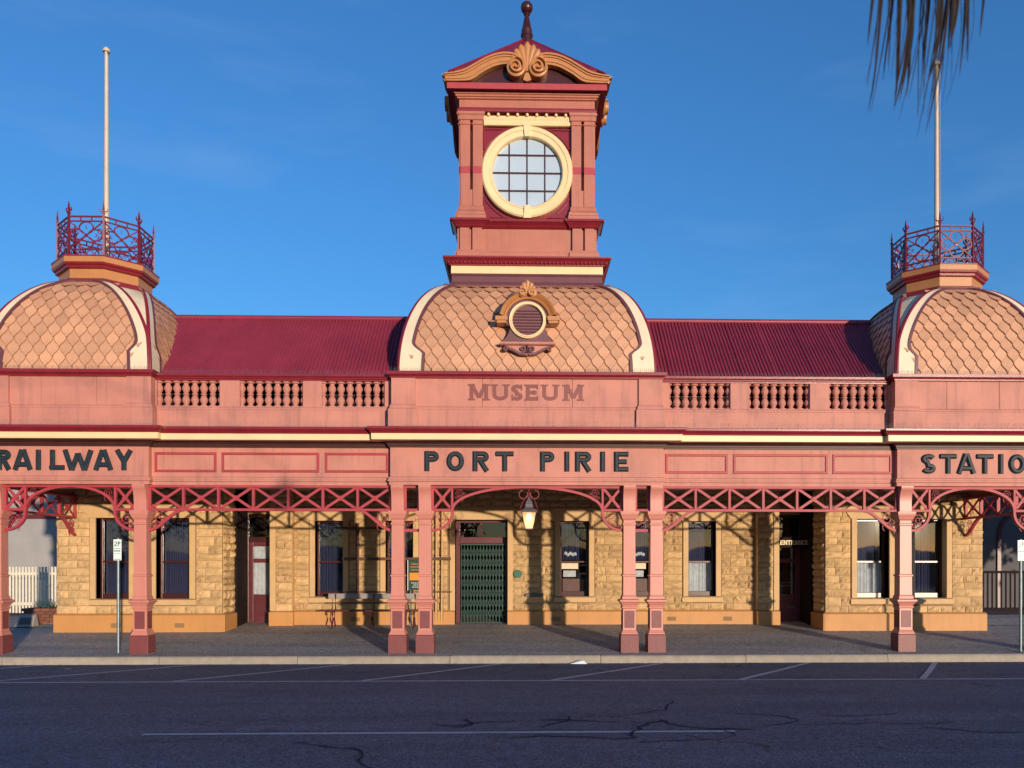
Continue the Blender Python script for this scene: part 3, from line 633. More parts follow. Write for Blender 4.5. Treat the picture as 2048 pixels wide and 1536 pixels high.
# piers, door recesses and wing walls
for s in (-1,1):
    a,b = sorted((s*5.72,s*6.25)); backing(a,3.93,0,0,b-a,.1,ZT,[],.8,ST,'pier')
    blocks(a,3.93,0,.0,b-a-.13 if s>0 else b-a,ZS,ZT,[(0,.13,ZS,ZT)] if s<0 else [],ST)
    xe = s*6.25; MB().box(xe-s*.13,xe+s*.012,3.885,4.5,ZS,ZT).build('pier_quoin','dress',ST,bevel=.012)
    xa = s*5.72; MB().box(xa-s*.012,xa+s*.0,3.89,4.1,ZS,ZT).build('pier_quoin','dress',ST)
    MB().box(min(a,b)-.03,max(a,b)+.03,3.85,4.6,.1,ZS-.02).build('base_course','base',ST,bevel=.02)
    # wing front wall
    a,b = sorted((s*7.05,s*10.82)); H = [tuple(sorted((s*p,s*q))) for p,q in WIN_W]
    backing(a,Yw,0,0,b-a,.05,ZT,[(p-a,q-a,.94,ZH) for p,q in H],.35,ST)
    blocks(a,Yw,0,0,b-a,ZS,ZT,[(p-.15-a,q+.15-a,.80,3.14) for p,q in H],ST,depth=.05,course=.18)
    for j,(p,q) in enumerate(H):
        dressings(p,q,Yw,.94,ZH,ST); window(p,q,Yw,.94,ZH,ST,'lace' if (s>0 and abs(p)<9) else 'full')
    basecourse(a-.04,b+.06,Yw,.05)
    for x in ((8.0,9.45) if s<0 else ()): put('air_vent', vm_, ST, (s*x,Yw,.33))
    # inner return (faces the door recess) and outer return
    blocks(s*7.05,Yw if s>0 else 4.5,R(-90) if s<0 else R(90),0,1.6,ZS,ZT,[],ST,priority=False) if False else None
    mt = MB().box(s*7.05,s*7.40,Yw+.35,4.6,.1,ZT).build('wall','mortar',ST)
    ang = R(-90) if s<0 else R(90)
    if s>0:   # wall faces -x: local -y must point to -x -> rotate by -90
        blocks(7.05,4.55,R(-90),.87,1.62,ZS,ZT,[],ST,priority=False)
    else:     # faces +x
        blocks(-7.05,2.93,R(90),0,.75,ZS,ZT,[],ST,priority=False)
    MB().box(s*7.05,s*6.97,Yw-.09,3.68,.06,ZS-.02).build('base_course','base',ST,bevel=.015)
    MB().box(s*10.82,s*10.47,Yw+.35,8.0,.1,ZT).build('wall','mortar',ST)
    if s<0: blocks(-10.82,8.0,R(-90),0,5.1,ZS,ZT,[],ST,priority=False)
    else: blocks(10.82,2.93,R(90),0,5.1,ZS,ZT,[],ST,priority=False)
    MB().box(s*7.05,s*6.985,3.68,4.5,.2,ZT).build('side_panel','rail',ST,bevel=.005)
    # door at the back of the recess
    d = MB(); x0,x1 = sorted((s*6.25,s*7.05)); y=4.50; zb=.27
    d.box(x0,x0+.08,y,y+.12,zb,3.0); d.box(x1-.08,x1,y,y+.12,zb,3.0); d.box(x0+.08,x1-.08,y+.002,y+.12,2.92,3.0); d.box(x0+.08,x1-.08,y+.002,y+.12,2.30,2.42)
    fr = d.build('door_frame','frame',ST,bevel=.006)
    MB().box(x0+.08,x1-.08,y+.05,y+.056,2.42,2.92).build('pane','glass',fr)
    MB().box(x0,x1,y,y+.1,3.0,ZT).build('door_head','dress',ST)
    dl = MB(); a,b = x0+.08,x1-.08
    dl.box(a,a+.11,y+.03,y+.08,zb,2.30); dl.box(b-.11,b,y+.03,y+.08,zb,2.30); dl.box(a+.11,b-.11,y+.031,y+.08,2.19,2.30); dl.box(a+.11,b-.11,y+.031,y+.08,1.78,1.88)
    dl.box(a+.11,b-.11,y+.031,y+.08,zb,.98); dl.box(a+.17,b-.17,y+.018,y+.03,.45,.86)
    dr = dl.build('door','oxblood',ST,bevel=.006)
    MB().box(a+.11,b-.11,y+.05,y+.056,.98,1.78).build('pane','glass',dr); MB().box(a+.11,b-.11,y+.05,y+.056,1.88,2.19).build('pane','glass',dr)
    kb = MB().ball((a+.07 if s>0 else b-.07,y-.0,1.2),.028,10).build('handle','bronze',dr,smooth=60)
    if s<0:
        n=60; r0=[];r1=[]
        for i in range(n+1):
            x=a+.1+(b-a-.2)*i/n; k=.012*math.sin(i*1.35); r0.append((x,y+.11+k,.98)); r1.append((x,y+.11+k,2.2))
        MB().rings([r0,r1],closed=False).build('curtain','lace',dr,smooth=80)
    else:
        MB().box(a+.3,b-.12,y-.0,y+.017,.62,.68).build('letter_plate','bronze',dr)
        for z in (1.18,1.26): MB().box(a+.11,b-.11,y+.02,y+.03,z,z+.02).build('push_bar','bronze',dr)
stone_rest.build('stone_facing','stone',ST,kind='stuff')
# dark rooms behind the openings
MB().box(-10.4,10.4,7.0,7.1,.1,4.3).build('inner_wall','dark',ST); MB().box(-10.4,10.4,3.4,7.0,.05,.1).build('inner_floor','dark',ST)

# ---- gateway with concertina gate
gy = Yc+.28; gf = MB(); gf.box(GATE[0],GATE[0]+.10,gy,gy+.12,.2,2.84); gf.box(GATE[1]-.06,GATE[1],gy,gy+.12,.2,2.84); gf.box(GATE[0]+.1,GATE[1]-.06,gy+.002,gy+.12,2.78,2.84); gf.box(GATE[0]+.1,GATE[1]-.06,gy-.02,gy+.12,2.26,2.42)
g_f = gf.build('gateway_frame','oxblood',ST,bevel=.006)
MB().box(GATE[0]+.1,GATE[1]-.06,gy+.05,gy+.056,2.42,2.78).build('pane','glass',g_f); MB().box(-1.17,-1.13,gy+.03,gy+.09,2.42,2.78).build('glazing_bar','frame',g_f)
gt = MB(); n=15; xa,xb=GATE[0]+.14,GATE[1]-.05; gz0,gz1=.29,2.22
for i in range(n): x=xa+(xb-xa)*i/(n-1); gt.box(x-.009,x+.009,gy-.06,gy-.045,gz0,gz1)
gate = gt.build('concertina_gate','gate',ST)
lt = MB(); rows=7; w=(xb-xa)/(n-1)
for r in range(rows):
    zc_=gz0+.10+(gz1-gz0-.16)*r/rows; hh=(gz1-gz0-.16)/rows
    for i in range(n-1):
        x=xa+w*i; lt.ribbon([(x,zc_),(x+w,zc_+hh)],.013,gy-.069-.001*(i%2),gy-.063); lt.ribbon([(x,zc_+hh),(x+w,zc_)],.013,gy-.078-.001*(i%2),gy-.072)
lt.build('lattice','gate',gate,kind='stuff')
MB().box(xa-.02,xb+.02,gy-.085,gy-.04,gz1,gz1+.03).build('gate_track','gate',gate); MB().box(xa-.02,xb+.02,gy-.07,gy-.04,gz0-.03,gz0).build('gate_rail','gate',gate)

# ---- trusses
ZC0, ZC1 = 2.80, 3.31       # bottom of bottom chord, top of top chord
xp = MB(); PW=.685
def xpanel(w, y=0):
    b=MB(); z0,z1=ZC0+.045,ZC1-.045; a=-w/2+.03; c=w/2-.03
    b.ribbon([(a,z0),(c,z1)],.052,y-.022,y-.004); b.ribbon([(a,z1),(c,z0)],.052,y+.002,y+.02)
    zm=(z0+z1)/2; b.poly([(0,zm-.055),(.06,zm),(0,zm+.055),(-.06,zm)],y-.03,y+.024)
    for px,pz in ((0,zm),(a+.03,z0+.02),(c-.03,z0+.02)): b.ball((px,y-.03,pz),.012,6)
    return b.mesh('lattice_panel','truss')
def scroll_mesh():
    b=MB(); p=spiral(0,0,.15,.018,200,-420,36); b.ribbon(p,.015,-.008,.008)
    b.ribbon(arc(.02,-.20,.10,.10,150,-60,10),.014,-.0075,.0075); b.ribbon(spiral(-.13,-.14,.065,.012,60,-330,18),.013,-.007,.007); b.ribbon(spiral(.17,-.02,.06,.012,230,-140,16),.013,-.0065,.0065)
    return b.mesh('scroll','truss')
SCR = scroll_mesh()
def scroll(parent,x,z,flip=1,k=1.0,y=0.0,roty=0):
    o=put('scroll',SCR,parent,(x,y,z),scale=(flip*k,1,k)); o.rotation_euler=(0,roty,0); return o
def ogee(x0,z0,x1,z1,n=12):   # from column (x0,z0), horizontal start, to (x1,z1) along the chord
    return [(x0+(x1-x0)*(i/n), z0+(z1-z0)*(3*(i/n)**2-2*(i/n)**3)) for i in range(n+1)]
def straight_truss(x0,x1,n,parent=ST):
    t=MB(); t.box(x0,x1,-.045,.045,ZC1-.05,ZC1); t.box(x0,x1,-.045,.045,ZC0,ZC0+.05); w=(x1-x0)/n
    t.box(x0,x0+.05,-.03,.03,ZC0+.05,ZC1-.05); t.box(x1-.05,x1,-.03,.03,ZC0+.05,ZC1-.05)
    tr=t.build('truss','truss',parent,bevel=.004); pm_=xpanel(w)
    for i in range(n):
        put('lattice_panel',pm_,tr,(x0+w*(i+.5),0,0))
        if i: MB().box(x0+w*i-.024,x0+w*i+.024,-.035,.035,ZC0+.05,ZC1-.05).build('upright','truss',tr)
    for a,d in ((x0,1),(x1,-1)):
        MB().ribbon(ogee(a,2.42,a+d*.68,ZC0+.02),.055,-.03,.03).build('bracket','truss',tr,smooth=50)
        scroll(tr,a+d*.20,2.66,d,.85)
    return tr
def arch_truss(x0,x1,parent=ST,pw=.43):
    t=MB(); t.box(x0,x1,-.045,.045,ZC1-.05,ZC1); t.box(x0,x0+.045,-.03,.03,ZC0,ZC1-.05); t.box(x1-.045,x1,-.03,.03,ZC0,ZC1-.05)
    for a,d in ((x0,1),(x1,-1)):
        t.box(a,a+d*pw,-.045,.045,ZC0,ZC0+.05); t.box(a+d*(pw-.045),a+d*(pw+.0),-.035,.035,ZC0+.05,ZC1-.05)
    tr=t.build('truss','truss',parent,bevel=.004); pm_=xpanel(pw-.03)
    xc=(x0+x1)/2; hw=(x1-x0)/2
    half=[]
    for i in range(9):  half.append((x0+(pw-.02)*math.sin(R(90*i/8)), 2.42+.36*(1-math.cos(R(90*i/8)))))
    ax=x0+pw-.02
    for i in range(1,17):
        a=R(180-90*i/16); half.append((xc+(xc-ax)*math.cos(a), 2.80+(3.285-2.80)*math.sin(a)**.9))
    full = half + [(2*xc-x,z) for x,z in half[-2::-1]]
    MB().ribbon(full,.05,-.04,.04).build('arch_rib','truss',tr,smooth=50)
    for a,d in ((x0,1),(x1,-1)):
        put('lattice_panel',pm_,tr,(a+d*pw/2,0,0)); scroll(tr,a+d*.19,2.64,d,.8); scroll(tr,a+d*(pw+.13),3.16,d,.55)
    return tr
straight_truss(-7.48,-2.69,7); straight_truss(2.69,7.48,7)
arch_truss(-10.28,-7.72); arch_truss(7.72,10.28); arch_truss(-1.91,1.91)
for s in (-1,1):
    x0,x1=sorted((s*2.15,s*2.45)); t=MB(); t.box(x0,x1,-.045,.045,ZC1-.05,ZC1); t.box(x0,x1,-.045,.045,ZC0,ZC0+.05); t.box(x0,x0+.045,-.03,.03,ZC0+.05,ZC1-.05); t.box(x1-.045,x1,-.03,.03,ZC0+.05,ZC1-.05)
    tr=t.build('truss','truss',ST,bevel=.004); MB().box(x0,x1,-.03,.03,2.39,2.45).build('tie_bar','truss',tr); scroll(tr,s*2.3,2.63,1,.6)
    # end truss of the verandah, from the corner column back to the wall corner
    e=straight_truss(-1.38,1.38,4); e.location=(s*10.40,1.5,0); e.rotation_euler=(0,0,R(90))

# ---- mansard dome helper (front face param; rotated for the others)
class Dome:
    def __init__(s,cx,cy,base,inset,z0,hgt,oct_top=False,p=.92,phimax=82):
        s.cx,s.cy,s.b,s.i,s.z0,s.h,s.oct,s.pm=cx,cy,base,inset,z0,hgt,oct_top,R(phimax); s.N=24
        s.den=(1-math.cos(s.pm)); s.dz=math.sin(s.pm)
        L=[0]; pv=s.F(0)
        for i in range(1,201):
            q=s.F(i/200); L.append(L[-1]+math.hypot(q[0]-pv[0],q[1]-pv[1])); pv=q
        s.L=L
    def F(s,t):
        a=t*s.pm; return (s.b-s.i*(1-math.cos(a))/s.den, s.z0+s.h*math.sin(a)/s.dz)
    def chop(s,t):
        if not s.oct: return 0
        top=s.F(1)[0]*(1-math.tan(R(22.5)))
        return top*max(0,(t-.25)/.75)**1.25
    def e(s,t): return s.F(t)[0]-s.chop(t)
    def t_of_len(s,l):
        for i in range(200):
            if s.L[i+1]>=l: return (i+(l-s.L[i])/max(1e-9,s.L[i+1]-s.L[i]))/200
        return 1
    def P(s,x,t,off=0):      # point on the front face, local to the dome centre
        a=s.F(max(0,t-.01)); b=s.F(min(1,t+.01)); dy=a[0]-b[0]; dz=b[1]-a[1]; l=math.hypot(dy,dz); ny,nz=-dz/l,dy/l
        f=s.F(t); return (x,-f[0]+ny*off,f[1]+nz*off)
def shell(D,m,parent,name='dome'):
    b=MB(); n=D.N; rs=[]
    for i in range(n+1):
        t=i/n; f,z=D.F(t); e=D.e(t); c=D.chop(t)
        ring=[]
        for k in range(4):
            ca,sa=math.cos(k*math.pi/2),math.sin(k*math.pi/2)
            for x,y in ((-e,-f),(e,-f)): ring.append((D.cx+x*ca-y*sa, D.cy+x*sa+y*ca, z))
        rs.append(ring)
    b.rings(rs); return b.build(name,m,parent,smooth=35)
def outline(D, mar, foot, shoulder):   # half-width of the shingle field at t
    def g(t):
        e=D.e(t)-mar
        if t<foot: return e-shoulder
        if t<foot+.08: return e-shoulder*(1-math.sin(R(90*(t-foot)/.08)))
        if t>.94: return e-.02-(t-.94)*2.2
        return e
    return g
TW=.258; ROWH=.195
def shingle_mesh():
    w=TW*.985; pts=[(-w/2,.23),(w/2,.23),(w/2,-.02),(w*.47,-.07),(w*.34,-.125),(w*.15,-.170),(0.012,-.216),(-.012,-.216),(-w*.15,-.170),(-w*.34,-.125),(-w*.47,-.07),(-w/2,-.02)]
    n=len(pts); th=.012
    # local frame: x along the course, z up the slope, y outward (negative = out); the tip lifts out
    def yo(z): return .010-.052*max(0,(.23-z)/.44)
    cx_,cz_=0,.02; ins=[(x*(1-.0095/(w/2)), z-(.008 if z>.1 else 0)+(.011 if z<-.03 else 0)) for x,z in pts]
    vs=[(x,yo(z)-th,z) for x,z in ins]+[(x,yo(z)-th*.35,z) for x,z in pts]+[(x,yo(z),z) for x,z in pts]
    fs=[tuple(range(n))]+[(i,(i+1)%n,(i+1)%n+n,i+n)[::-1] for i in range(n)]+[(i+n,(i+1)%n+n,(i+1)%n+2*n,i+2*n)[::-1] for i in range(n)]
    return vs,fs
M['joint']=mat('grimy_shingle_edge',(0.36,0.165,0.09),.8,.2,9)
SV,SF=shingle_mesh(); sm_=MB().add(SV,SF); sm_.mi={k:1 for k in range(1,len(SF))}; SM=sm_.mesh('shingle',('shingle','joint'))
NSH=[0]
def shingles(D,face,g,parent,rest,single=True,skip=None,limit=300,rz0=0):
    rot=Matrix.Rotation(face*math.pi/2,4,'Z'); base=Matrix.Translation((D.cx,D.cy,0)) @ rot
    L=D.L[-1]; rows=int(L/ROWH)+1
    for r in range(rows):
        l=.10+r*ROWH
        if l>L-.06: break
        t=D.t_of_len(l); gw=g(t)+.02; gw=max(gw, g(min(1,t+.05))); n=int(gw/TW)+2
        for k in range(-n,n+1):
            x=(k+(.5 if r%2 else 0))*TW
            if abs(x)>gw+.03: continue
            if skip and skip(x,t): continue
            p=Vector(D.P(x,t,.006)); a=Vector(D.P(x,max(0,t-.03))); b_=Vector(D.P(x,min(1,t+.03))); up=(b_-a).normalized()
            X=Vector((1,0,0)); Yv=up.cross(X).normalized()*1; mt=Matrix(((X.x,Yv.x,up.x,p.x),(X.y,Yv.y,up.y,p.y),(X.z,Yv.z,up.z,p.z),(0,0,0,1)))
            full=base @ mt @ Matrix.Rotation(R(random.uniform(-1.6,1.6)),4,'Y')
            if single and NSH[0]<limit:
                o=put('shingle',SM,parent); o.matrix_local=full; NSH[0]+=1
            else:
                n0=len(rest.f); rest.add([tuple(full @ Vector(q)) for q in SV],SF)
                for q in range(1,len(SF)): rest.mi[n0+q]=1
def bands(D,face,g,parent,m_band='ivory',m_edge='purple',proud=.06):
    base=Matrix.Translation((D.cx,D.cy,0)) @ Matrix.Rotation(face*math.pi/2,4,'Z')
    ts=[i/60 for i in range(61)]
    for s in (-1,1):
        b=MB(); rs=[]
        for t in ts:
            xi=max(.03,g(t)); xo=D.e(t)+.004; rs.append([D.P(s*xi,t,0),D.P(s*xi,t,proud),D.P(s*xo,t,proud*.8),D.P(s*xo,t,0)])
        b.rings(rs); b.xf(base); b.build('dome_band',m_band,parent,smooth=45)
        c=MB(); rs=[]
        for t in ts:
            xi=max(.02,g(t)-.05); xo=max(.05,g(t)+.012); rs.append([D.P(s*xi,t,0),D.P(s*xi,t,proud+.016),D.P(s*xo,t,proud+.016),D.P(s*xo,t,0)])
        c.rings(rs); c.xf(base); c.build('dome_edging',m_edge,parent,smooth=45)
        h=MB(); h.tube([tuple(D.P(s*D.e(t),t,.02)) for t in ts],.034,8); h.xf(base); h.build('hip_roll','maroon',parent,smooth=60)
    # head and foot strips
    t0=.955; x=D.e(t0); h=MB(); h.rings([[D.P(-x,t,0),D.P(-x,t,proud+.02),D.P(x,t,proud+.02),D.P(x,t,0)] for t in (t0,.975,1.0)]); h.xf(base); h.build('dome_head',m_edge,parent)
    h=MB(); x=D.e(0); h.rings([[D.P(-x,t,0),D.P(-x,t,.03),D.P(x,t,.03),D.P(x,t,0)] for t in (0,.012)]); h.xf(base); h.build('dome_flashing',m_band,parent)
# centre dome
DC=Dome(0,2.76,2.58,.90,5.59,2.02)
dc=shell(DC,'purple',ST); gC=outline(DC,.22,.14,.24)
rest=MB()
shingles(DC,0,gC,ST,rest,skip=lambda x,t: abs(x)<.36 and .30<t<.62)
nC=NSH[0]
for f in (1,3): shingles(DC,f,gC,ST,rest,single=False)
for f in range(4): bands(DC,f,gC,ST)
# wing domes and turrets
def rail_meshes(w,h):
    b=MB(); 
    b.box(-w/2,w/2,-.014,.014,h-.03,h); b.box(-w/2,w/2,-.012,.012,h-.125,h-.10); b.box(-w/2,w/2,-.014,.014,.13,.155); b.box(-w/2,w/2,-.014,.014,.0,.02)
    for x in (-w/6,w/6): b.box(x-.01,x+.01,-.01,.01,h-.10,h-.03)
    z0,z1=.155,h-.125; zm=(z0+z1)/2; hh=(z1-z0)/2; ww=w/2
    for k in range(4):
        a=R(45+90*k); b.ribbon([(0,zm),(ww*.98*(1 if math.cos(a)>0 else -1),zm+hh*.98*(1 if math.sin(a)>0 else -1))],.022,-.010-.0008*k,.010)
        a=R(90*k); cx,cz=.55*ww*math.cos(a),zm+.56*hh*math.sin(a); b.ribbon(arc(cx,cz,ww*.42,hh*.43,90*k-160,90*k+160,18),.026,-.009,.009)
        b.ribbon([(cx,cz-.03),(cx+.045*math.cos(a)-.0,cz+.045*math.sin(a)),(cx,cz+.03)],.012,-.008,.008)
    for sx in (-1,1):
        for sz in (-1,1): b.ribbon(arc(sx*ww*.82,zm+sz*hh*.30,.045,.05,0,300,10),.014,-.007,.007)
    b.lathey(0,zm,[(.0,-.022),(.035,-.018),(.04,0),(.035,.018),(0,.022)],12,caps=False)
    for i in range(4): b.ribbon(arc(-ww+w*(i+.5)/4,.02,w/8.6,.10,0,180,10),.012,-.007,.007)
    pan=b.mesh('railing_panel','oxred')
    p=MB(); p.sq(0,0,[(.026,-.02),(.026,.05),(.02,.06),(.02,h+.04),(.03,h+.045),(.03,h+.065),(.014,h+.075),(.012,h+.12),(.022,h+.13),(.005,h+.30)])
    for s in (-1,1): p.ribbon([(0,h+.10),(s*.05,h+.09),(s*.075,h+.12),(s*.07,h+.17)],[.022,.02,.018,.006],-.01,.01)
    return pan,p.mesh('railing_post','oxred')
M['oxred']=mat('dark_crimson_iron',(0.17,0.015,0.03),.35,.15,6,.1,40)
OCT=.86; EW=2*OCT*math.tan(R(22.5)); RP,RQ=rail_meshes(EW-.03,.84)
for s in (-1,1):
    cx=s*9.16; D=Dome(cx,1.77,1.63,.74,5.59,1.98,True); wd=shell(D,'ivory',ST); g=outline(D,.19,.14,.17)
    NSH[0]=300-50 if s<0 else 300-25
    if s<0: NSH[0]=max(nC,300-200)
    else: NSH[0]=300-max(0,(300-nC)//2)
    if s<0: NSH[0]=300-(300-nC)//2-((300-nC)%2)
    shingles(D,0,g,ST,rest)
    for f in (1,2,3): shingles(D,f,g,ST,rest,single=False)
    for f in range(4): bands(D,f,g,ST,proud=.055)
    ring=MB().ngon(cx,1.77,[(.90,7.50),(.97,7.52),(.975,7.56),(.93,7.59),(.93,7.62),(.90,7.64),(.90,7.66),(.86,7.69)]).build('turret_ring','maroon',ST)
    neck=MB().ngon(cx,1.77,[(.84,7.68),(.84,7.88),(.85,7.90)]).build('turret_neck','ochre',ST)
    rm=MB().ngon(cx,1.77,[(.85,7.885),(.90,7.90),(.91,7.94),(.945,7.965),(.955,8.0)]).build('turret_moulding','maroon',ST)
    pf=MB().ngon(cx,1.77,[(.953,7.998),(.965,8.005),(.965,8.115)]).build('turret_platform','ochre',ST)
    rt=MB().ngon(cx,1.77,[(.975,8.113),(.975,8.14),(.90,8.145)]).build('turret_rim','maroon',ST)
    for k in range(8):
        a=k*math.pi/4; pn=put('railing_panel',RP,ST,(cx+OCT*math.sin(a),1.77-OCT*math.cos(a),8.145),a)
        a2=(k+.5)*math.pi/4; r=OCT/math.cos(R(22.5)); put('railing_post',RQ,ST,(cx+r*math.sin(a2),1.77-r*math.cos(a2),8.145),a2)
    # flagpole standing on the turret
    fp_=thing('flagpole','tall buff flagpole rising from the %s octagonal turret'%('left' if s<0 else 'right'),'flagpole',(cx,1.77,8.14),group='flagpoles on the turrets')
    MB().lathe(0,0,[(.055,0),(.052,1.2),(.045,3.0),(.038,4.78)],12).build('pole','pole',fp_,smooth=60); MB().lathe(0,0,[(.075,4.76),(.08,4.79),(.06,4.83),(.03,4.86),(.005,4.88)],12).build('truck','pole',fp_,smooth=60); MB().ball((.06,-.04,4.72),.03,8).build('halyard_block','bronze',fp_); MB().tube([(.05,-.06,0.4),(.05,-.055,4.7)],.004,5).build('halyard','pole',fp_)
rest.build('shingle_field',('shingle','joint'),ST,kind='stuff')

# ---- shell ornament and swan neck used on the tower and the dormer
def fan(b,cx,z0,r,y,n=7,w=.1,spread=62,dep=.04):
    for i in range(n):
        a=R(90+spread-2*spread*i/(n-1)); rr=r*(1-.22*abs(i-(n-1)/2)/((n-1)/2)); st=len(b.v)
        pts=[]
        for q in (0,.15,.3,.45,.6,.72,.82,.89,.94,.975,1): pts.append((q, w*.5*((.22+.78*min(1,q/.78)) if q<.78 else math.sqrt(max(0,1-((q-.78)/.22)**2))+.01)))
        rs=[]
        for q,hw in pts:
            l=rr*q; dx,dz=math.cos(a),math.sin(a); px,pz=cx+l*dx,z0+l*dz; ux,uz=-dz,dx; d=dep*(.5+.5*q)
            rs.append([(px-ux*hw,y,pz-uz*hw),(px-ux*hw*.6,y-d,pz-uz*hw*.6),(px,y-d*1.2-.001*i,pz),(px+ux*hw*.6,y-d,pz+uz*hw*.6),(px+ux*hw,y,pz+uz*hw)])
        b.rings(rs)
    return b

# ---- dormer vent on the centre dome
dz=6.63; dy=.02
dm=MB(); pts=[(-.53,6.17),(-.50,6.22),(-.42,6.30),(-.36,6.42),(-.35,6.52),(-.46,6.56),(-.46,6.60)]+[(x,z) for x,z in arc(0,6.63,.47,.47,180,0,20)]+[(.46,6.60),(.46,6.56),(.35,6.52),(.36,6.42),(.42,6.30),(.50,6.22),(.53,6.17)]
dm.poly(pts,dy+.02,.75); dorm=dm.build('dormer','purple',ST)
ho=MB(); ho.lathey(0,dz-.02,[(.44,.5),(.44,dy-.03),(.475,dy-.05),(.49,dy-.02),(.52,dy-.06),(.56,dy-.09),(.575,dy-.05),(.60,dy-.02),(.60,.5)],30,a0=R(12),a1=R(168))
for s in (-1,1): ho.box(s*.40,s*.64,dy-.10,.4,dz-.02,dz+.06); ho.box(s*.42,s*.61,dy-.07,.4,dz-.07,dz-.02)
ho.build('hood','ochre',dorm,smooth=40)
sc=MB(); 
for s in (-1,1):
    sc.ribbon(spiral(s*.10,7.16,.085,.012,90,90-s*-430,30),.030,dy-.13,dy+.1); sc.lathey(s*.10,7.16,[(.0,dy-.10),(.085,dy-.09),(.09,dy+.1)],16,caps=False)
fan(sc,0,7.15,.25,dy-.06,5,.13,48); sc.ball((0,dy-.08,7.40),.02,8); sc.build('crest','ochre',dorm,smooth=50)
rg=MB().lathey(0,dz,[(.30,dy+.06),(.30,dy-.02),(.315,dy-.05),(.335,dy-.05),(.345,dy-.03),(.365,dy-.035),(.375,dy-.01),(.375,dy+.03)],40,caps=False).build('ring','cream',dorm,smooth=40)
for i in range(9):
    z=dz-.27+i*.06; hw=math.sqrt(max(.001,.305**2-(z-dz)**2))
    MB().add([(-hw,dy+.06,z+.028),(hw,dy+.06,z+.028),(hw,dy-.0,z-.03),(-hw,dy-.0,z-.03),(-hw,dy+.072,z+.028),(hw,dy+.072,z+.028),(hw,dy+.012,z-.03),(-hw,dy+.012,z-.03)],[(0,1,2,3),(7,6,5,4),(3,2,6,7),(0,3,7,4),(1,5,6,2)]).build('louvre','oxblood',dorm)
MB().lathey(0,dz,[(0,dy+.018),(.30,dy+.0185)],30,caps=False)
MB().rect(-.53,.53,dy-.02,.35,[(0,6.13),(.03,6.15),(.03,6.185),(0,6.19)]).build('shelf','salmon',dorm)
br=MB(); br.poly([(-.46,6.13),(.46,6.13),(.30,6.03),(.18,5.97),(0,5.93),(-.18,5.97),(-.30,6.03)],dy+.03,.3); br.build('apron','salmon',dorm)
b2=MB()
for s in (-1,1):
    b2.ribbon([(s*.02,5.95),(s*.16,5.965),(s*.30,6.04),(s*.42,6.09)],.045,dy-.02,dy+.1); b2.ribbon(spiral(s*.445,6.06,.05,.012,90,90+s*380,16),.028,dy-.03,dy+.1); b2.ribbon(spiral(s*.10,6.05,.065,.012,-90,-90-s*420,20),.028,dy-.03,dy+.1)
fan(b2,0,5.98,.16,dy+.0,5,.05,60,.03); b2.build('apron_scroll','purple',dorm,smooth=50)

# ---- THE TOWER (everything is modelled for one face, then turned)
TC=(0,2.75); tw=put('tower',MB().sq(0,0,[(1.42,7.5),(1.42,9.1),(1.30,9.15),(1.30,11.9)]).mesh('tower','salmon_dark'),ST,(TC[0],TC[1],0))
def T(b,name,m,smooth=None,bevel=0,four=False,parent=None,kind=None):
    me=b.mesh(name,m,smooth); r=None
    for k in range(4 if four else 1):
        o=put(name,me,parent or tw,rz=k*math.pi/2,bevel=bevel,kind=kind)
        if r is None: r=o
    return r
T(MB().sq(0,0,[(1.72,7.58),(1.66,7.66),(1.61,7.76),(1.60,7.88),(1.63,7.915),(1.63,7.935)]),'tower_skirt','purple')
T(MB().sq(0,0,[(1.70,7.555),(1.74,7.56),(1.74,7.60),(1.70,7.612)]),'skirt_roll','maroon')
T(MB().sq(0,0,[(1.62,7.935),(1.615,8.09),(1.63,8.10)]),'tower_band','cream')
T(MB().sq(0,0,[(1.63,8.095),(1.66,8.10),(1.665,8.125),(1.69,8.14),(1.73,8.19),(1.75,8.20),(1.785,8.225),(1.79,8.255),(1.5,8.29)]),'tower_cornice','maroon')
eg=MB(); n=40
for i in range(n): x=-1.66+3.32*i/(n-1); eg.ball((x,-1.70,8.15),.026,6,sz=1.3)
T(eg,'egg_moulding','maroon',60,four=True,kind='stuff')
T(MB().sq(0,0,[(1.50,8.27),(1.50,8.43),(1.48,8.445),(1.48,8.47),(1.43,8.49)]),'pedestal_base','salmon_dark')
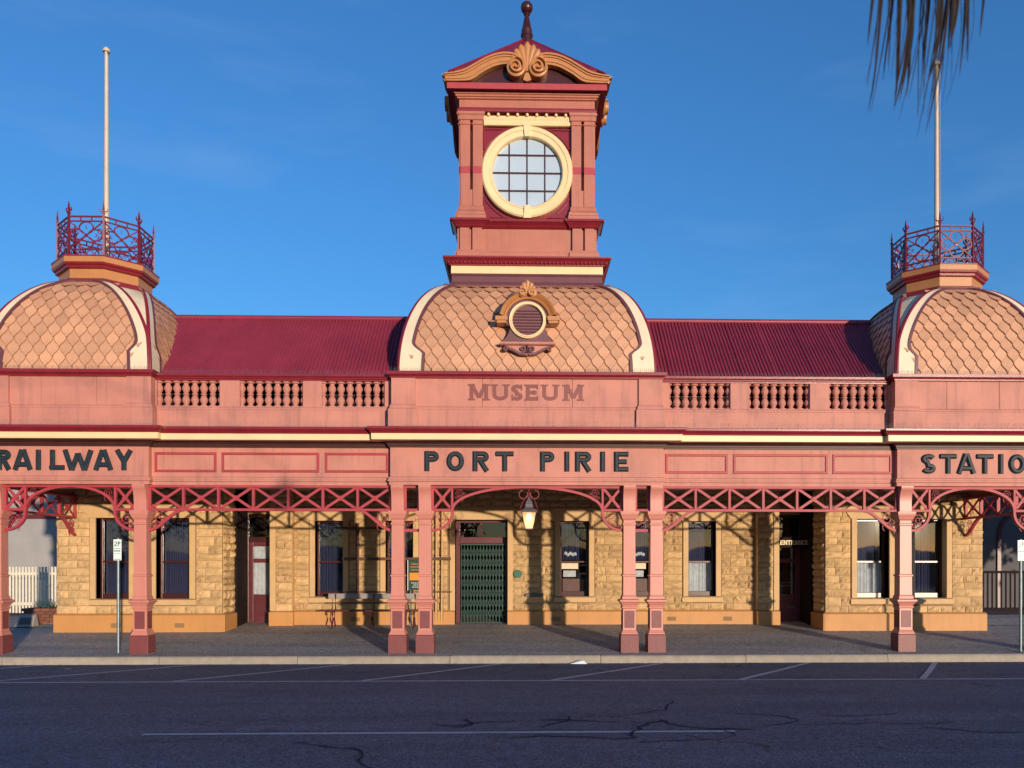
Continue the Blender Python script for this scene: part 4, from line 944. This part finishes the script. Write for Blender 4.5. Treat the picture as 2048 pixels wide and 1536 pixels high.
for s in (-1,1):
    T(MB().rect(s*.93,s*1.49,-1.53,-1.0,[(.02,8.272),(.02,8.432),(.0,8.447),(.0,8.472),(-.04,8.492)]),'pedestal_block','salmon_dark',four=True)
    T(MB().box(s*.97,s*1.175,-1.50,-1.40,8.48,8.97),'pedestal_strip','salmon_dark',four=True,bevel=.006); T(MB().box(s*1.24,s*1.445,-1.50,-1.40,8.48,8.97),'pedestal_strip','salmon_dark',four=True,bevel=.006)
    T(MB().rect(s*.95,s*1.47,-1.50,-1.0,[(.03,8.96),(.05,8.975),(.07,9.01),(.12,9.06),(.15,9.07),(.15,9.115),(.05,9.145)]),'cornice_break','maroon',four=True)
    T(MB().rect(s*.95,s*1.44,-1.47,-1.0,[(.07,9.14),(.07,9.22),(.05,9.25),(.055,9.29),(.02,9.35),(.015,9.42),(0,9.44)]),'pilaster_base','salmon_dark',four=True)
    for xa,xb in ((.955,1.165),(1.225,1.435)):
        T(MB().box(s*xa,s*xb,-1.465,-1.30,9.44,11.28),'pilaster','salmon_dark',four=True,bevel=.005)
        T(MB().box(s*xa,s*xb,-1.468,-1.32,10.14,10.29),'pilaster_band','truss',four=True)
        T(MB().rect(s*xa,s*xb,-1.465,-1.30,[(.0,11.18),(.02,11.19),(.02,11.21),(0,11.22)]),'pilaster_collar','salmon_dark',four=True)
    T(MB().box(s*1.165,s*1.225,-1.44,-1.32,9.44,9.80),'pilaster_fill','salmon_dark',four=True)
    T(MB().rect(s*.95,s*1.44,-1.465,-1.30,[(.0,11.28),(.02,11.29),(.02,11.38),(.04,11.40),(.045,11.45)]),'pilaster_cap','salmon_dark',four=True)
T(MB().sq(0,0,[(1.44,8.96),(1.48,8.99),(1.50,9.02),(1.56,9.06),(1.59,9.07),(1.59,9.112),(1.4,9.14)]),'mid_cornice','maroon')
# round window, spandrel panel
def annular(r0,r1,n=48): pass
sp=MB(); 
# square panel with a round hole
N_=48; sq=[]; ci=[]
for i in range(N_):
    a=2*math.pi*i/N_; c_,s_=math.cos(a),math.sin(a); k=1/max(abs(c_)/.955,abs(s_)/.985); ci.append((.90*c_,10.19+.90*s_)); sq.append((k*c_,10.19+k*s_))
sp.rings([[(x,-1.345,z) for x,z in sq],[(x,-1.345,z) for x,z in ci]],caps=False)
spo=T(sp,'window_panel','maroon',four=True)
for s in (-1,1):
    for z_ in (-1,1):
        q=MB(); q.ribbon([(s*.93,10.19+z_*.52),(s*.93,10.19+z_*.95),(s*.46,10.19+z_*.95)]+[(s*1.06*math.sin(R(a)),10.19+z_*1.06*math.cos(R(a))) for a in (30,38,46,54,60)],.03,-1.375,-1.34,closed=False); T(q,'spandrel_moulding','maroon',four=True)
T(MB().lathey(0,10.19,[(.74,-1.32),(.745,-1.44),(.77,-1.47),(.80,-1.475),(.805,-1.46),(.88,-1.465),(.885,-1.485),(.955,-1.49),(.985,-1.46),(.985,-1.34)],64,caps=False),'window_ring','cream',smooth=40,four=True)
ks=MB()
for a in (90,270):
    c_,s_=math.cos(R(a)),math.sin(R(a)); sg=1 if a==90 else -1
    ks.poly([(-.055,10.19+sg*.735),(.055,10.19+sg*.735),(.085,10.19+sg*1.015),(-.085,10.19+sg*1.015)],-1.515,-1.40)
T(ks,'keystone','cream',four=True,bevel=.006)
ml=MB(); 
for o_ in (-.385,0,.385):
    hw=math.sqrt(.75**2-o_*o_); ml.box(o_-.013,o_+.013,-1.385,-1.35,10.19-hw,10.19+hw); ml.box(-hw,hw,-1.392,-1.352,10.19+o_-.016,10.19+o_+.016)
mo=T(ml,'glazing_bars','frame',four=True)
def clip_pane(x0,x1,z0,z1,r):
    P=[(x0,z0),(x1,z0),(x1,z1),(x0,z1)]; out=[]; N2=64
    circ=[(r*math.cos(2*math.pi*i/N2),r*math.sin(2*math.pi*i/N2)) for i in range(N2)]
    for i in range(N2):   # clip the pane by each chord of the circle
        (ax,az),(bx,bz)=circ[i],circ[(i+1)%N2]; side=lambda p:(bx-ax)*(p[1]-az)-(bz-az)*(p[0]-ax); Q=[]
        for j in range(len(P)):
            p,q=P[j],P[(j+1)%len(P)]; dp,dq=side(p),side(q)
            if dp>=0: Q.append(p)
            if (dp>=0)!=(dq>=0): k=dp/(dp-dq); Q.append((p[0]+(q[0]-p[0])*k,p[1]+(q[1]-p[1])*k))
        P=Q
        if len(P)<3: return None
    return P
g4=[-.77,-.385,0,.385,.77]
for i in range(4):
    for j in range(4):
        P=clip_pane(g4[i]+.004,g4[i+1]-.004,g4[j]+.004,g4[j+1]-.004,.75)
        if P: T(MB().poly([(x,z+10.19) for x,z in P],-1.366,-1.36),'pane','frost',four=True)
# cream frieze with balls
T(MB().rect(-.93,.93,-1.42,-1.30,[(0.0,11.19),(.02,11.20),(.0,11.215),(.0,11.39),(.015,11.40)]),'ornament_frieze','cream',four=True)
bl=MB()
for i in range(9): bl.ball((-.83+1.66*i/8,-1.45,11.415),.036,10)
for i in range(34): x=-.88+1.76*i/33; bl.ribbon([(x-.018,11.24),(x+.016,11.30),(x-.01,11.37)],.022,-1.434,-1.415)
T(bl,'frieze_ornament','cream',50,four=True)
# entablature, eaves
T(MB().sq(0,0,[(1.44,11.45),(1.49,11.46),(1.50,11.50),(1.47,11.515),(1.47,11.555)]),'architrave','maroon')
T(MB().sq(0,0,[(1.455,11.55),(1.455,11.72)]),'tower_frieze','salmon_dark')
T(MB().sq(0,0,[(1.456,11.718),(1.50,11.73),(1.50,11.755),(1.53,11.765),(1.53,11.80),(1.56,11.81),(1.565,11.85),(1.5,11.87)]),'eaves_moulding','salmon_dark')
T(MB().sq(0,0,[(1.50,11.862),(1.68,11.864),(1.685,11.83),(1.70,11.83),(1.70,11.955),(1.2,11.96)]),'eaves_fascia','truss')
up=[(-1.80,12.10),(-1.60,12.125),(-1.365,12.19),(-1.14,12.31),(-.91,12.44),(-.68,12.53),(-.455,12.56),(-.27,12.53),(-.13,12.42),(-.06,12.27)]
lo=[(-1.76,11.962),(-1.48,11.964),(-1.22,11.99),(-1.0,12.13),(-.85,12.215),(-.70,12.285),(-.53,12.325),(-.36,12.34),(-.24,12.32),(-.17,12.25)]
def smooth_path(P,k=5):
    out=[]
    for i in range(len(P)-1):
        p0=P[max(i-1,0)];p1=P[i];p2=P[i+1];p3=P[min(i+2,len(P)-1)]
        for j in range(k):
            t=j/k; out.append(tuple(.5*((2*p1[c])+(-p0[c]+p2[c])*t+(2*p0[c]-5*p1[c]+4*p2[c]-p3[c])*t*t+(-p0[c]+3*p1[c]-3*p2[c]+p3[c])*t**3) for c in (0,1)))
    return out+[P[-1]]
up,lo=[[(x*.975,z) for x,z in smooth_path(q)] for q in (up,lo)]
sw=MB(); ys=[(0,.16,-1.80),(.16,.32,-1.765),(.32,.62,-1.74),(.62,.78,-1.77),(.78,1,-1.75)]
for s in (1,-1):
    for f0,f1,y in ys:
        rs=[]
        for (ux,uz),(lx,lz) in zip(up,lo):
            A=(s*(ux+(lx-ux)*f0),uz+(lz-uz)*f0); B=(s*(ux+(lx-ux)*f1),uz+(lz-uz)*f1); rs.append([(A[0],-1.60,A[1]),(A[0],y,A[1]),(B[0],y,B[1]),(B[0],-1.60,B[1])])
        sw.rings(rs)
T(sw,'swan_neck','ochre',30,four=True)
vo=MB()
for s in (1,-1):
    vo.lathey(s*.235,12.255,[(.0,-1.80),(.18,-1.795),(.20,-1.78),(.20,-1.5)],26,caps=False); vo.ribbon(spiral(s*.235,12.255,.178,.02,90,90-s*(-620) if s<0 else 90-620,44),.034,-1.87,-1.77,bev=.4)
T(vo,'volute','ochre',45,four=True)
fs_=MB(); fan(fs_,0,12.20,.60,-1.70,7,.20,44,.07); fs_.poly([(-.09,12.0),(0,11.965),(.09,12.0),(.03,12.15),(-.03,12.15)],-1.76,-1.6); T(fs_,'scallop_shell','ochre',50,four=True)
T(MB().poly([(-1.5,11.96),(1.5,11.96),(.9,12.4),(0,12.5),(-.9,12.4)],-1.58,-1.50),'tympanum','frame',four=True)
T(MB().sq(0,0,[(1.52,11.955),(1.52,12.37),(.10,13.86)]),'tower_roof','maroon')
rr=MB()
for k in range(4):
    a=R(45+90*k); rr.tube([(1.66*math.sqrt(2)*math.cos(a),1.66*math.sqrt(2)*math.sin(a),12.20),(.1,0,13.87) if False else (.12*math.cos(a),.12*math.sin(a),13.86)],.03,8)
T(rr,'roof_hip','maroon',60)
T(MB().lathe(0,0,[(.16,13.72),(.16,13.84),(.125,13.86),(.125,13.98),(.14,13.99),(.14,14.05),(.12,14.06),(.125,14.14),(.115,14.15),(.05,14.48),(.075,14.50),(.075,14.52),(.04,14.54)],20),'finial','frame',40)
T(MB().ball((0,0,14.665),.142,24),'finial_ball','frame',60)

# ---- wall fittings
pl=MB().lathey(-.22,1.50,[(0,Yc-.085),(.095,Yc-.085),(.105,Yc-.07),(.105,Yc-.0)],28,caps=False).build('round_plaque','plaque',ST,smooth=40)
MB().box(-.03,.42,Yc-.09,Yc-.03,.94,1.02).build('letter_slot','bronze',ST,bevel=.008)
for x in (-2.22,-2.08): MB().tube([(x,Yc-.12,.35),(x,Yc-.12,3.0),(x-.02,Yc-.12,3.85)],.03,10).build('downpipe','dress',ST,smooth=60)
# brown timber rails fixed across the left part of the centre wall
tf=MB(); yb=Yc-.16
tf.box(-4.50,-1.86,yb-.03,yb+.03,1.84,1.91); tf.box(-4.42,-1.84,yb-.02,yb+.02,1.045,1.075); tf.box(-4.17,-4.09,yb-.045,yb-.005,1.08,2.70); tf.box(-4.50,-3.0,yb-.03,yb+.03,2.60,2.66)
timber=thing('timber_frame','brown timber rails and upright fixed across the stone between the windows left of the gate','frame',(-3.2,yb,1.0))
def rel(b,o): b.v=[(x-o.location.x,y-o.location.y,z-o.location.z) for x,y,z in b.v]; return b
for (a,b_,c_,d_) in ((-4.50,-1.86,1.84,1.91),(-4.42,-1.84,1.045,1.075),(-4.50,-3.0,2.60,2.66)): rel(MB().box(a,b_,yb-.03,yb+.03,c_,d_),timber).build('rail','wood',timber,bevel=.005)
rel(MB().box(-4.17,-4.09,yb-.055,yb-.0301,1.0,2.75),timber).build('upright','wood',timber,bevel=.005)

# ---- window displays
for a,b_ in ((.83,1.55),(2.56,3.27)):
    w=MB(); w.box(a+.08,b_-.10,Yc+.42,Yc+.75,1.0,1.38); c=w.build('display_cabinet','wood',ST,bevel=.01)
    MB().box(a+.06,b_-.24,Yc+.40,Yc+.42,1.62,1.80).build('notice','ivory',c); MB().box(a+.10,b_-.30,Yc+.38,Yc+.40,1.42,1.58).build('photo_board','lace',c)
    m_=MB(); 
    for k in range(5): m_.ball((a+.16+.06*k,Yc+.42,2.0+random.uniform(-.02,.02)),.05,8)
    m_.build('model','lace',c)

# ------------------------------------------------------------------ things under the verandah
es=thing('entrance_sign','dark hanging board lettered ENTRANCE above the right-hand doorway','sign',(6.66,3.98,2.28))
MB().box(-.45,.45,-.03,.03,-.13,.13).build('board','rail',es,bevel=.008)
x=-.36
for ch,w in zip('ENTRANCE',(.078,.082,.078,.08,.08,.082,.078,.078)):
    letter(es,ch,x,-.055,w,.11,.020,-.031,.006,'cream',serif=.010); x+=w+.011
for s in (-1,1): MB().tube([(s*.38,0,.12),(s*.38,0,.42)],.008,6).build('hanger','frame',es)

bn=thing('bench','long platform bench with pale board back and dark red seat below the left windows','bench',(-3.6,3.55,fz(3.55)))
W=1.2
MB().box(-W,W,.16,.185,.68,.81).build('backrest','bench_white',bn,bevel=.006); MB().box(-W,W,.14,.16,.57,.60).build('back_rail','wood',bn)
for i in range(3): MB().box(-W-.05,W+.05,-.28+.13*i,-.17+.13*i,.40,.43).build('seat_slat','oxblood',bn,bevel=.006)
for x in (-W+.18,-.1,W-.3):
    l=MB(); l.tube([(x,.14,.80),(x,.15,.45),(x,.05,.38),(x,-.25,.38)],.016,8); l.tube([(x,-.22,.38),(x,-.14,.2),(x,-.26,.0)],.018,8); l.tube([(x,.05,.38),(x,.0,.2),(x,.14,0)],.018,8); l.ribbon(spiral(x,.33,.045,.012,90,420,14),.014,-.2,-.18); l.build('leg','oxblood',bn,smooth=60)

ps=thing('poster_board','green and orange information poster board leaning below the second window left of the gate','sign',(-2.62,3.72,fz(3.72)))
MB().box(-.26,.26,0,.03,.88,1.60).build('panel','postergreen',ps); MB().box(-.22,.22,-.004,0,1.12,1.30).build('orange_block','posterorange',ps)
for x0 in (-.27,.255): MB().box(x0,x0+.015,-.008,.035,.87,1.61).build('frame_edge','signwhite',ps)
for z,wd_ in ((1.50,.36),(1.43,.40),(1.36,.38),(1.04,.36),(.99,.26),(.94,.32)): 
    q=MB(); x=-wd_/2
    while x<wd_/2: l=random.uniform(.02,.05); q.box(x,x+l,-.003,0,z,z+.026); x+=l+.012
    q.build('print_line','lace' if z<1.2 else 'ochre',ps)
lg=MB()
for x in (-.2,.2): lg.tube([(x,.02,.9),(x,-.05,0.0)],.014,6); lg.tube([(x,.05,.9),(x,.2,0.02)],.014,6)
lg.build('leg','steel',ps)

# lantern
ln=thing('lantern','lit glass street lantern with a grey cowl hanging under the central arch','lantern',(.03,-.02,2.45))
ln.scale=(.86,.86,.86)
cage=MB()
for sx in (-1,1):
    for sy in (-1,1): cage.tube([(sx*.085,sy*.085,0),(sx*.165,sy*.165,.39)],.008,6)
for z,w in ((0,.09),(.39,.17)): 
    for k in range(4):
        a=k*math.pi/2; p=[(w*(c-s_ if False else c),w*s_,z) for c,s_ in ((1,1),(-1,1),(-1,-1),(1,-1))]; cage.tube([p[k],p[(k+1)%4]],.009,6)
cage.build('cage','lead',ln)
MB().sq(0,0,[(.185,.385),(.19,.40),(.16,.44),(.11,.475),(.085,.50),(.085,.57),(.07,.60),(.075,.62),(.05,.66),(.03,.70),(.012,.74)]).build('cowl','lead',ln,bevel=.004)
for k in range(4):
    g=MB(); g.add([(-.083,-.084,.004),(.083,-.084,.004),(.162,-.164,.385),(-.162,-.164,.385)],[(0,1,2,3)]); put('pane',g.mesh('pane','frosted'),ln,rz=k*math.pi/2)
MB().lathe(0,0,[(.03,.20),(.055,.22),(.06,.30),(.05,.34),(.02,.36)],14).build('mantle','bulb',ln,smooth=60)
MB().box(-.09,.09,-.09,.09,-.012,0).build('base','lead',ln)
hk=MB(); hk.tube([(0,0,.74),(0,0,.95)],.007,6)
for s in (-1,1): hk.ribbon(arc(s*.13,.80,.10,.10,90,90-s*300,16),.012,-.006,.006); hk.tube([(s*.165,-.1,.39),(s*.20,-.1,.46),(s*.15,-.05,.62),(s*.05,0,.78)],.006,6)
hk.build('hanger','truss',ln)
lamp=bpy.data.objects.new('lamp_light',bpy.data.lights.new('lamp_light','POINT')); COL.objects.link(lamp); lamp.parent=ln; lamp.location=(0,0,.17); lamp.data.energy=1.0; lamp.data.color=(1,.66,.32); lamp.data.shadow_soft_size=.04

# parking signs
def parking(x,y,label,h=2.24):
    o=thing('parking_sign',label,'sign',(x,y,fz(y)),group='parking signs on the footpath')
    MB().lathe(0,0,[(.028,0),(.028,h+.02)],12).build('post','steel',o,smooth=60); MB().lathe(0,0,[(.07,0),(.06,.012),(.03,.02)],12).build('base','steel',o)
    f=MB().box(-.077,.077,-.036,-.030,h-.41,h).build('face','signwhite',o,bevel=.002)
    for ch,xx,w in (('2',-.062,.056),('P',.010,.05)): letter(f,ch,xx,h-.135,w,.095,.016,-.036,.002,'signgreen')
    q=MB(); 
    for z,hh,n in ((.185,.012,6),(.24,.03,4),(.285,.010,5),(.395,.012,1)):
        xx=-.065
        for k in range(n): ww=.13/n*(.7 if n>1 else 1); q.box(xx,xx+ww,-.0385,-.036,h-z,h-z+hh); xx+=.13/n
    q.build('small_print','signgreen',f)
    return o
parking(-8.02,-.12,'green and white 2P parking sign on a steel post beside the left wing column')
parking(9.865,-.25,'green and white 2P parking sign at the right edge beyond the last column')

# litter
lp=MB(); lp.add([(-.17,-.02,.0),(.16,-.05,.0),(.14,.06,.02),(.06,.05,.07),(-.02,.04,.05),(-.1,.05,.015),(0.02,-.01,.045),(.1,0,.06)],[(0,1,6),(1,7,6),(1,2,7),(2,3,7),(3,6,7),(3,4,6),(4,5,6),(5,0,6)])
o=lp.build('crumpled_paper','paper'); o.location=(.98,-.66,-.168); tag(o,'crumpled white paper lying in the gutter against the kerb','litter')
for (x,y,c) in ((-10.05,-.75,'brick'),(-8.4,-1.25,'stonewhite')):
    b=MB(); b.add([(-.07,-.02,.0),(.07,-.03,.004),(.06,.03,.012),(-.05,.03,.008)],[(0,1,2,3)]); o=b.build('leaf_litter',c); o.location=(x,y,-.167)
    tag(o,'reddish scrap of litter in the gutter near the left edge' if c=='brick' else 'small pale scrap of litter lying on the road near the left kerb','litter')

g=MB()
for i in range(900):
    x=random.uniform(-13,13); y=-.575-abs(random.gauss(0,.05)) if i%3 else random.uniform(-3,-.6); z=-.171; l=random.uniform(.006,.022); a=random.uniform(0,6.28); u=(math.cos(a)*l,math.sin(a)*l)
    g.add([(x-u[0],y-u[1],z),(x+u[1]*.5,y-u[0]*.5,z+l*.3),(x+u[0],y+u[1],z+.002),(x-u[1]*.5,y+u[0]*.5,z+l*.4)],[(0,1,2,3)])
g.build('gutter_grit','mortar',None,kind='stuff')
# ------------------------------------------------------------------ left side: picket fence, neighbour, planter
pf=thing('picket_fence','white timber picket fence between the station and the left edge','fence',(-14.2,8.0,.30))
pk=MB().box(-.027,.027,-.012,.012,.03,1.36).mesh('picket','white')
n=34
for i in range(n): put('picket',pk,pf,(-1.55+i*.0925,0,random.uniform(-.006,.006)))
for z in (.25,1.12): MB().box(-1.6,1.6,.014,.05,z,z+.08).build('rail','white',pf)
MB().box(.88,.99,-.03,.06,0,1.42).build('gate_post','white',pf); MB().box(.86,.92,-.05,-.03,.55,.62).build('latch','bronze',pf)
nb=thing('white_building','white rendered building with dark red trim beyond the picket fence','building',(-17,12,.2))
MB().box(-9,4.6,0,6,0,4.6).build('wall','render',nb)
for x in (-1.05,2.5): MB().box(x,x+.22,-.06,0,0,4.6).build('post','oxblood',nb)
MB().box(-5,4.4,-.05,0,3.05,3.2).build('trim','oxblood',nb)
MB().box(-3.5,-.7,-.5,0,2.15,2.32).build('awning','frame',nb); MB().box(-3.4,-.8,-.03,0,.9,2.1).build('window','frame',nb)
MB().box(-9.2,4.9,-.4,6.3,4.6,4.75).build('roof','roof',nb)
pt=thing('planter','low dark brick planter with leafy ground plants beside the left wing','planter',(-11.65,4.2,fz(4.2)))
brm=MB().box(-.105,.105,-.05,.05,-.034,.034).mesh('brick','brick')
for r in range(5):
    for i in range(6):
        put('brick',brm,pt,(-.6+.225*i+(.11 if r%2 else 0),0,.06+.075*r))
    for i in range(3): put('brick',brm,pt,(-.68+(.0),.17+.225*i,.06+.075*r),R(90))
MB().box(-.62,.68,.04,.9,0,.37).build('soil','earth',pt)
lf=MB()
for i in range(520):
    x=random.uniform(-.62,.72); y=random.uniform(.0,.85); z=.37+abs(random.gauss(0,.09)); a=random.uniform(0,6.28); l=random.uniform(.02,.05)
    u=Vector((math.cos(a),math.sin(a),random.uniform(-.3,1.0))).normalized()*l; v=u.cross(Vector((random.random(),random.random(),random.random()))).normalized()*l*.4; p=Vector((x,y,z))
    lf.add([tuple(p-v),tuple(p+u),tuple(p+v),tuple(p-u*.3)],[(0,1,2,3)])
lf.build('foliage','leaf',pt,kind='stuff')
pq=thing('memorial_stone','small sloping pale memorial stone with an inscribed plate in front of the planter','stone',(-12.05,3.85,fz(3.85)))
MB().rings([[(-.22,-.16,0),(.22,-.16,0),(.22,.12,0),(-.22,.12,0)],[(-.18,-.0,.26),(.18,-.0,.26),(.18,.1,.30),(-.18,.1,.30)]]).build('block','stonewhite',pq,bevel=.01)
pp=MB(); pp.add([(-.14,-.139,.055),(.14,-.139,.055),(.13,-.042,.215),(-.13,-.042,.215)],[(0,1,2,3)]); pp.build('plate','bronze',pq)
ed=thing('brick_edging','low edge course of bricks along the side paving left of the station','edging',(-13.3,3.3,fz(3.3)))
for i in range(12): put('brick',brm,ed,(-1.4+i*.222,0,.01+random.uniform(-.003,.003)))

# right side
rb=thing('arcaded_building','grey rendered building with red trimmed arch beyond the right wing','building',(17,11,.2))
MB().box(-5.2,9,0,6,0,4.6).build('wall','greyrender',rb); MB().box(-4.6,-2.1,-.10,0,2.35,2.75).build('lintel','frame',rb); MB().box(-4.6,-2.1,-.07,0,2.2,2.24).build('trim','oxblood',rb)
q=MB(); q.ribbon([(-1.9,0),(-1.9,2.6)]+arc(-.6,2.6,1.3,1.2,180,90,8),.22,-.1,0); q.build('arch_trim','oxblood',rb); q=MB(); q.ribbon([(-1.2,0),(-1.2,2.5)]+arc(-.1,2.5,1.1,.9,180,90,8),.12,-.07,0); q.build('arch_trim','oxblood',rb)
MB().box(-5.4,9.2,-.4,6.3,4.6,4.75).build('roof','roof',rb)
rf=thing('railing_fence','dark timber railing with thin balusters beyond the right wing','fence',(13.2,6.6,.30))
MB().box(-1.6,1.6,-.03,.03,1.18,1.25).build('top_rail','rail',rf); MB().box(-1.6,1.6,-.02,.02,.12,.18).build('bottom_rail','rail',rf)
bm_=MB().box(-.018,.018,-.015,.015,.18,1.18).mesh('baluster','rail')
for i in range(24): put('baluster',bm_,rf,(-1.5+i*.13,0,0))

# ------------------------------------------------------------------ palm by the camera (its dead skirt hangs into the picture)
pa=thing('palm_tree','palm with brown dead fronds drooping into the top right of the view','palm tree',(-4.7,-19.9,-.03))
MB().tube([(0,0,0),(.05,0,2),(.02,.02,4),(0,0,5.6)],[.24,.19,.17,.2],14).build('trunk','bark',pa,smooth=60)
rnd=random.Random(5)
def frond(a,lift,L,leaf,wide,m):
    b=MB(); pts=[]
    for i in range(13):
        q=i/12; pts.append(Vector((L*q*math.cos(a),L*q*math.sin(a),5.6+lift*q-(lift+L*.45)*q*q)))
    b.tube([tuple(p) for p in pts],[.03*(1-i/16) for i in range(13)],5)
    side=Vector((-math.sin(a),math.cos(a),0)); fw=Vector((math.cos(a),math.sin(a),0))
    for i in range(1,12):
        for k in range(4):
            p=pts[i].lerp(pts[i+1],k/4)
            for s in (-1,1):
                l=leaf*rnd.uniform(.7,1.15)*math.sin(math.pi*(.2+.7*i/12)); d=(side*s*wide+Vector((0,0,-1))*rnd.uniform(.5,.9)+fw*.3).normalized()
                m1=p+d*l*.5; e=p+d*l+Vector((0,0,-l*.3)); t=fw*.012
                b.add([tuple(p-t),tuple(p+t),tuple(m1+t),tuple(e),tuple(m1-t)],[(0,1,2,3,4)])
    return b.build('frond',m,pa)
for i in range(14): frond(i*6.283/14+.1,1.0+.3*(i%3),1.7,.6,.9,'leaf')
# one long dead frond arches forward over the footpath; its ragged threads hang in view
FX,FY=6.085,5.95
b=MB(); b.tube([(0,0,5.5),(1.5,1.5,6.3),(3.4,3.4,6.3),(5.1,5.0,5.5),(FX,FY,4.35),(FX+.05,FY+.1,4.0)],[.022,.02,.018,.015,.012,.008],7); b.build('dead_frond','palm',pa,smooth=60)
for cx_,n_,zl,sp_ in ((-.18,6,.40,.016),(-.12,10,.58,.02),(-.04,12,.66,.022),(.04,12,.62,.022),(.11,7,.42,.016),(.17,2,.22,.01)):
    for i in range(n_):
        x=FX+cx_+rnd.gauss(0,sp_); y=FY+rnd.gauss(0,.07); z0=4.0+rnd.uniform(-.1,.2); z1=3.74-zl*rnd.uniform(.25,1.0)*.64; dx=-rnd.uniform(.03,.22)*(z0-z1)*.7; ww=rnd.choice((.001,.0015,.002,.003,.006,.010)); pts=[]; ws=[]
        ph=rnd.uniform(0,6)
        for k in range(9):
            q=k/8; pts.append((x+dx*q*q+.008*math.sin(ph+q*4),y,z0+(z1-z0)*q)); ws.append(ww*(1-q)**.6+.0006)
        MBt=MB().tube(pts,ws,4)
        if i==0: acc=MBt
        else: acc.add(MBt.v,MBt.f)
    acc.build('dead_leaflets','palm',pa,kind='stuff')

# trees across the road behind the viewer (seen only as reflections in the glass), and unseen ones added for shade
def tree(x,y,h,label,seed):
    rn=random.Random(seed); o=thing('offview_tree',label,'tree',(x,y,-.2),group='street trees outside the view')
    t=MB(); t.tube([(0,0,0),(.1,0,h*.3),(0,.1,h*.6)],[.22,.16,.08],8)
    for k in range(5): a=k*1.3; t.tube([(0,0,h*.3),(math.cos(a)*h*.12,math.sin(a)*h*.12,h*.5),(math.cos(a)*h*.25,math.sin(a)*h*.25,h*.7)],[.1,.06,.03],6)
    t.build('trunk','bark',o); c=MB(); cl=[(rn.gauss(0,h*.17),rn.gauss(0,h*.17),h*rn.uniform(.45,.9)) for _ in range(16)]
    for i in range(2600):
        q=rn.choice(cl); p=Vector((q[0]+rn.gauss(0,h*.07),q[1]+rn.gauss(0,h*.07),q[2]+rn.gauss(0,h*.06))); u=Vector((rn.gauss(0,1),rn.gauss(0,1),rn.gauss(0,1))).normalized()*.16; v=u.orthogonal().normalized()*.09
        c.add([tuple(p-v),tuple(p+u),tuple(p+v),tuple(p-u)],[(0,1,2,3)])
    c.build('crown','leaf',o)
tree(18.6,3.0,6.5,'unseen leafy tree beside the right wing, added to shade the grey building',8); tree(20.6,5.6,6.5,'unseen leafy tree farther right beside the yard, added to deepen that shade',9)  # unseen trees, added to cast shade on the right-hand building
tl=MB(); rn=random.Random(4); x=-260  # unseen tree line, added to keep the horizon glow out of window reflections
while x<260:
    w=rn.uniform(4,9); h=rn.uniform(3.2,5.2); tl.ball((x,-135+rn.uniform(-4,4),h*.45),1,10,sx=w*.8,sy=3,sz=h*.55); x+=w*.7
tl.build('treeline_glow_screen','leaf',None,kind='stuff',smooth=60)
tree(-14,-27,7,'leafy tree across the road, nearest to the left wing',1); tree(-23,-30,8,'leafy tree across the road, farthest left',2); tree(-6,-30,6.5,'leafy tree across the road behind the viewer',3)
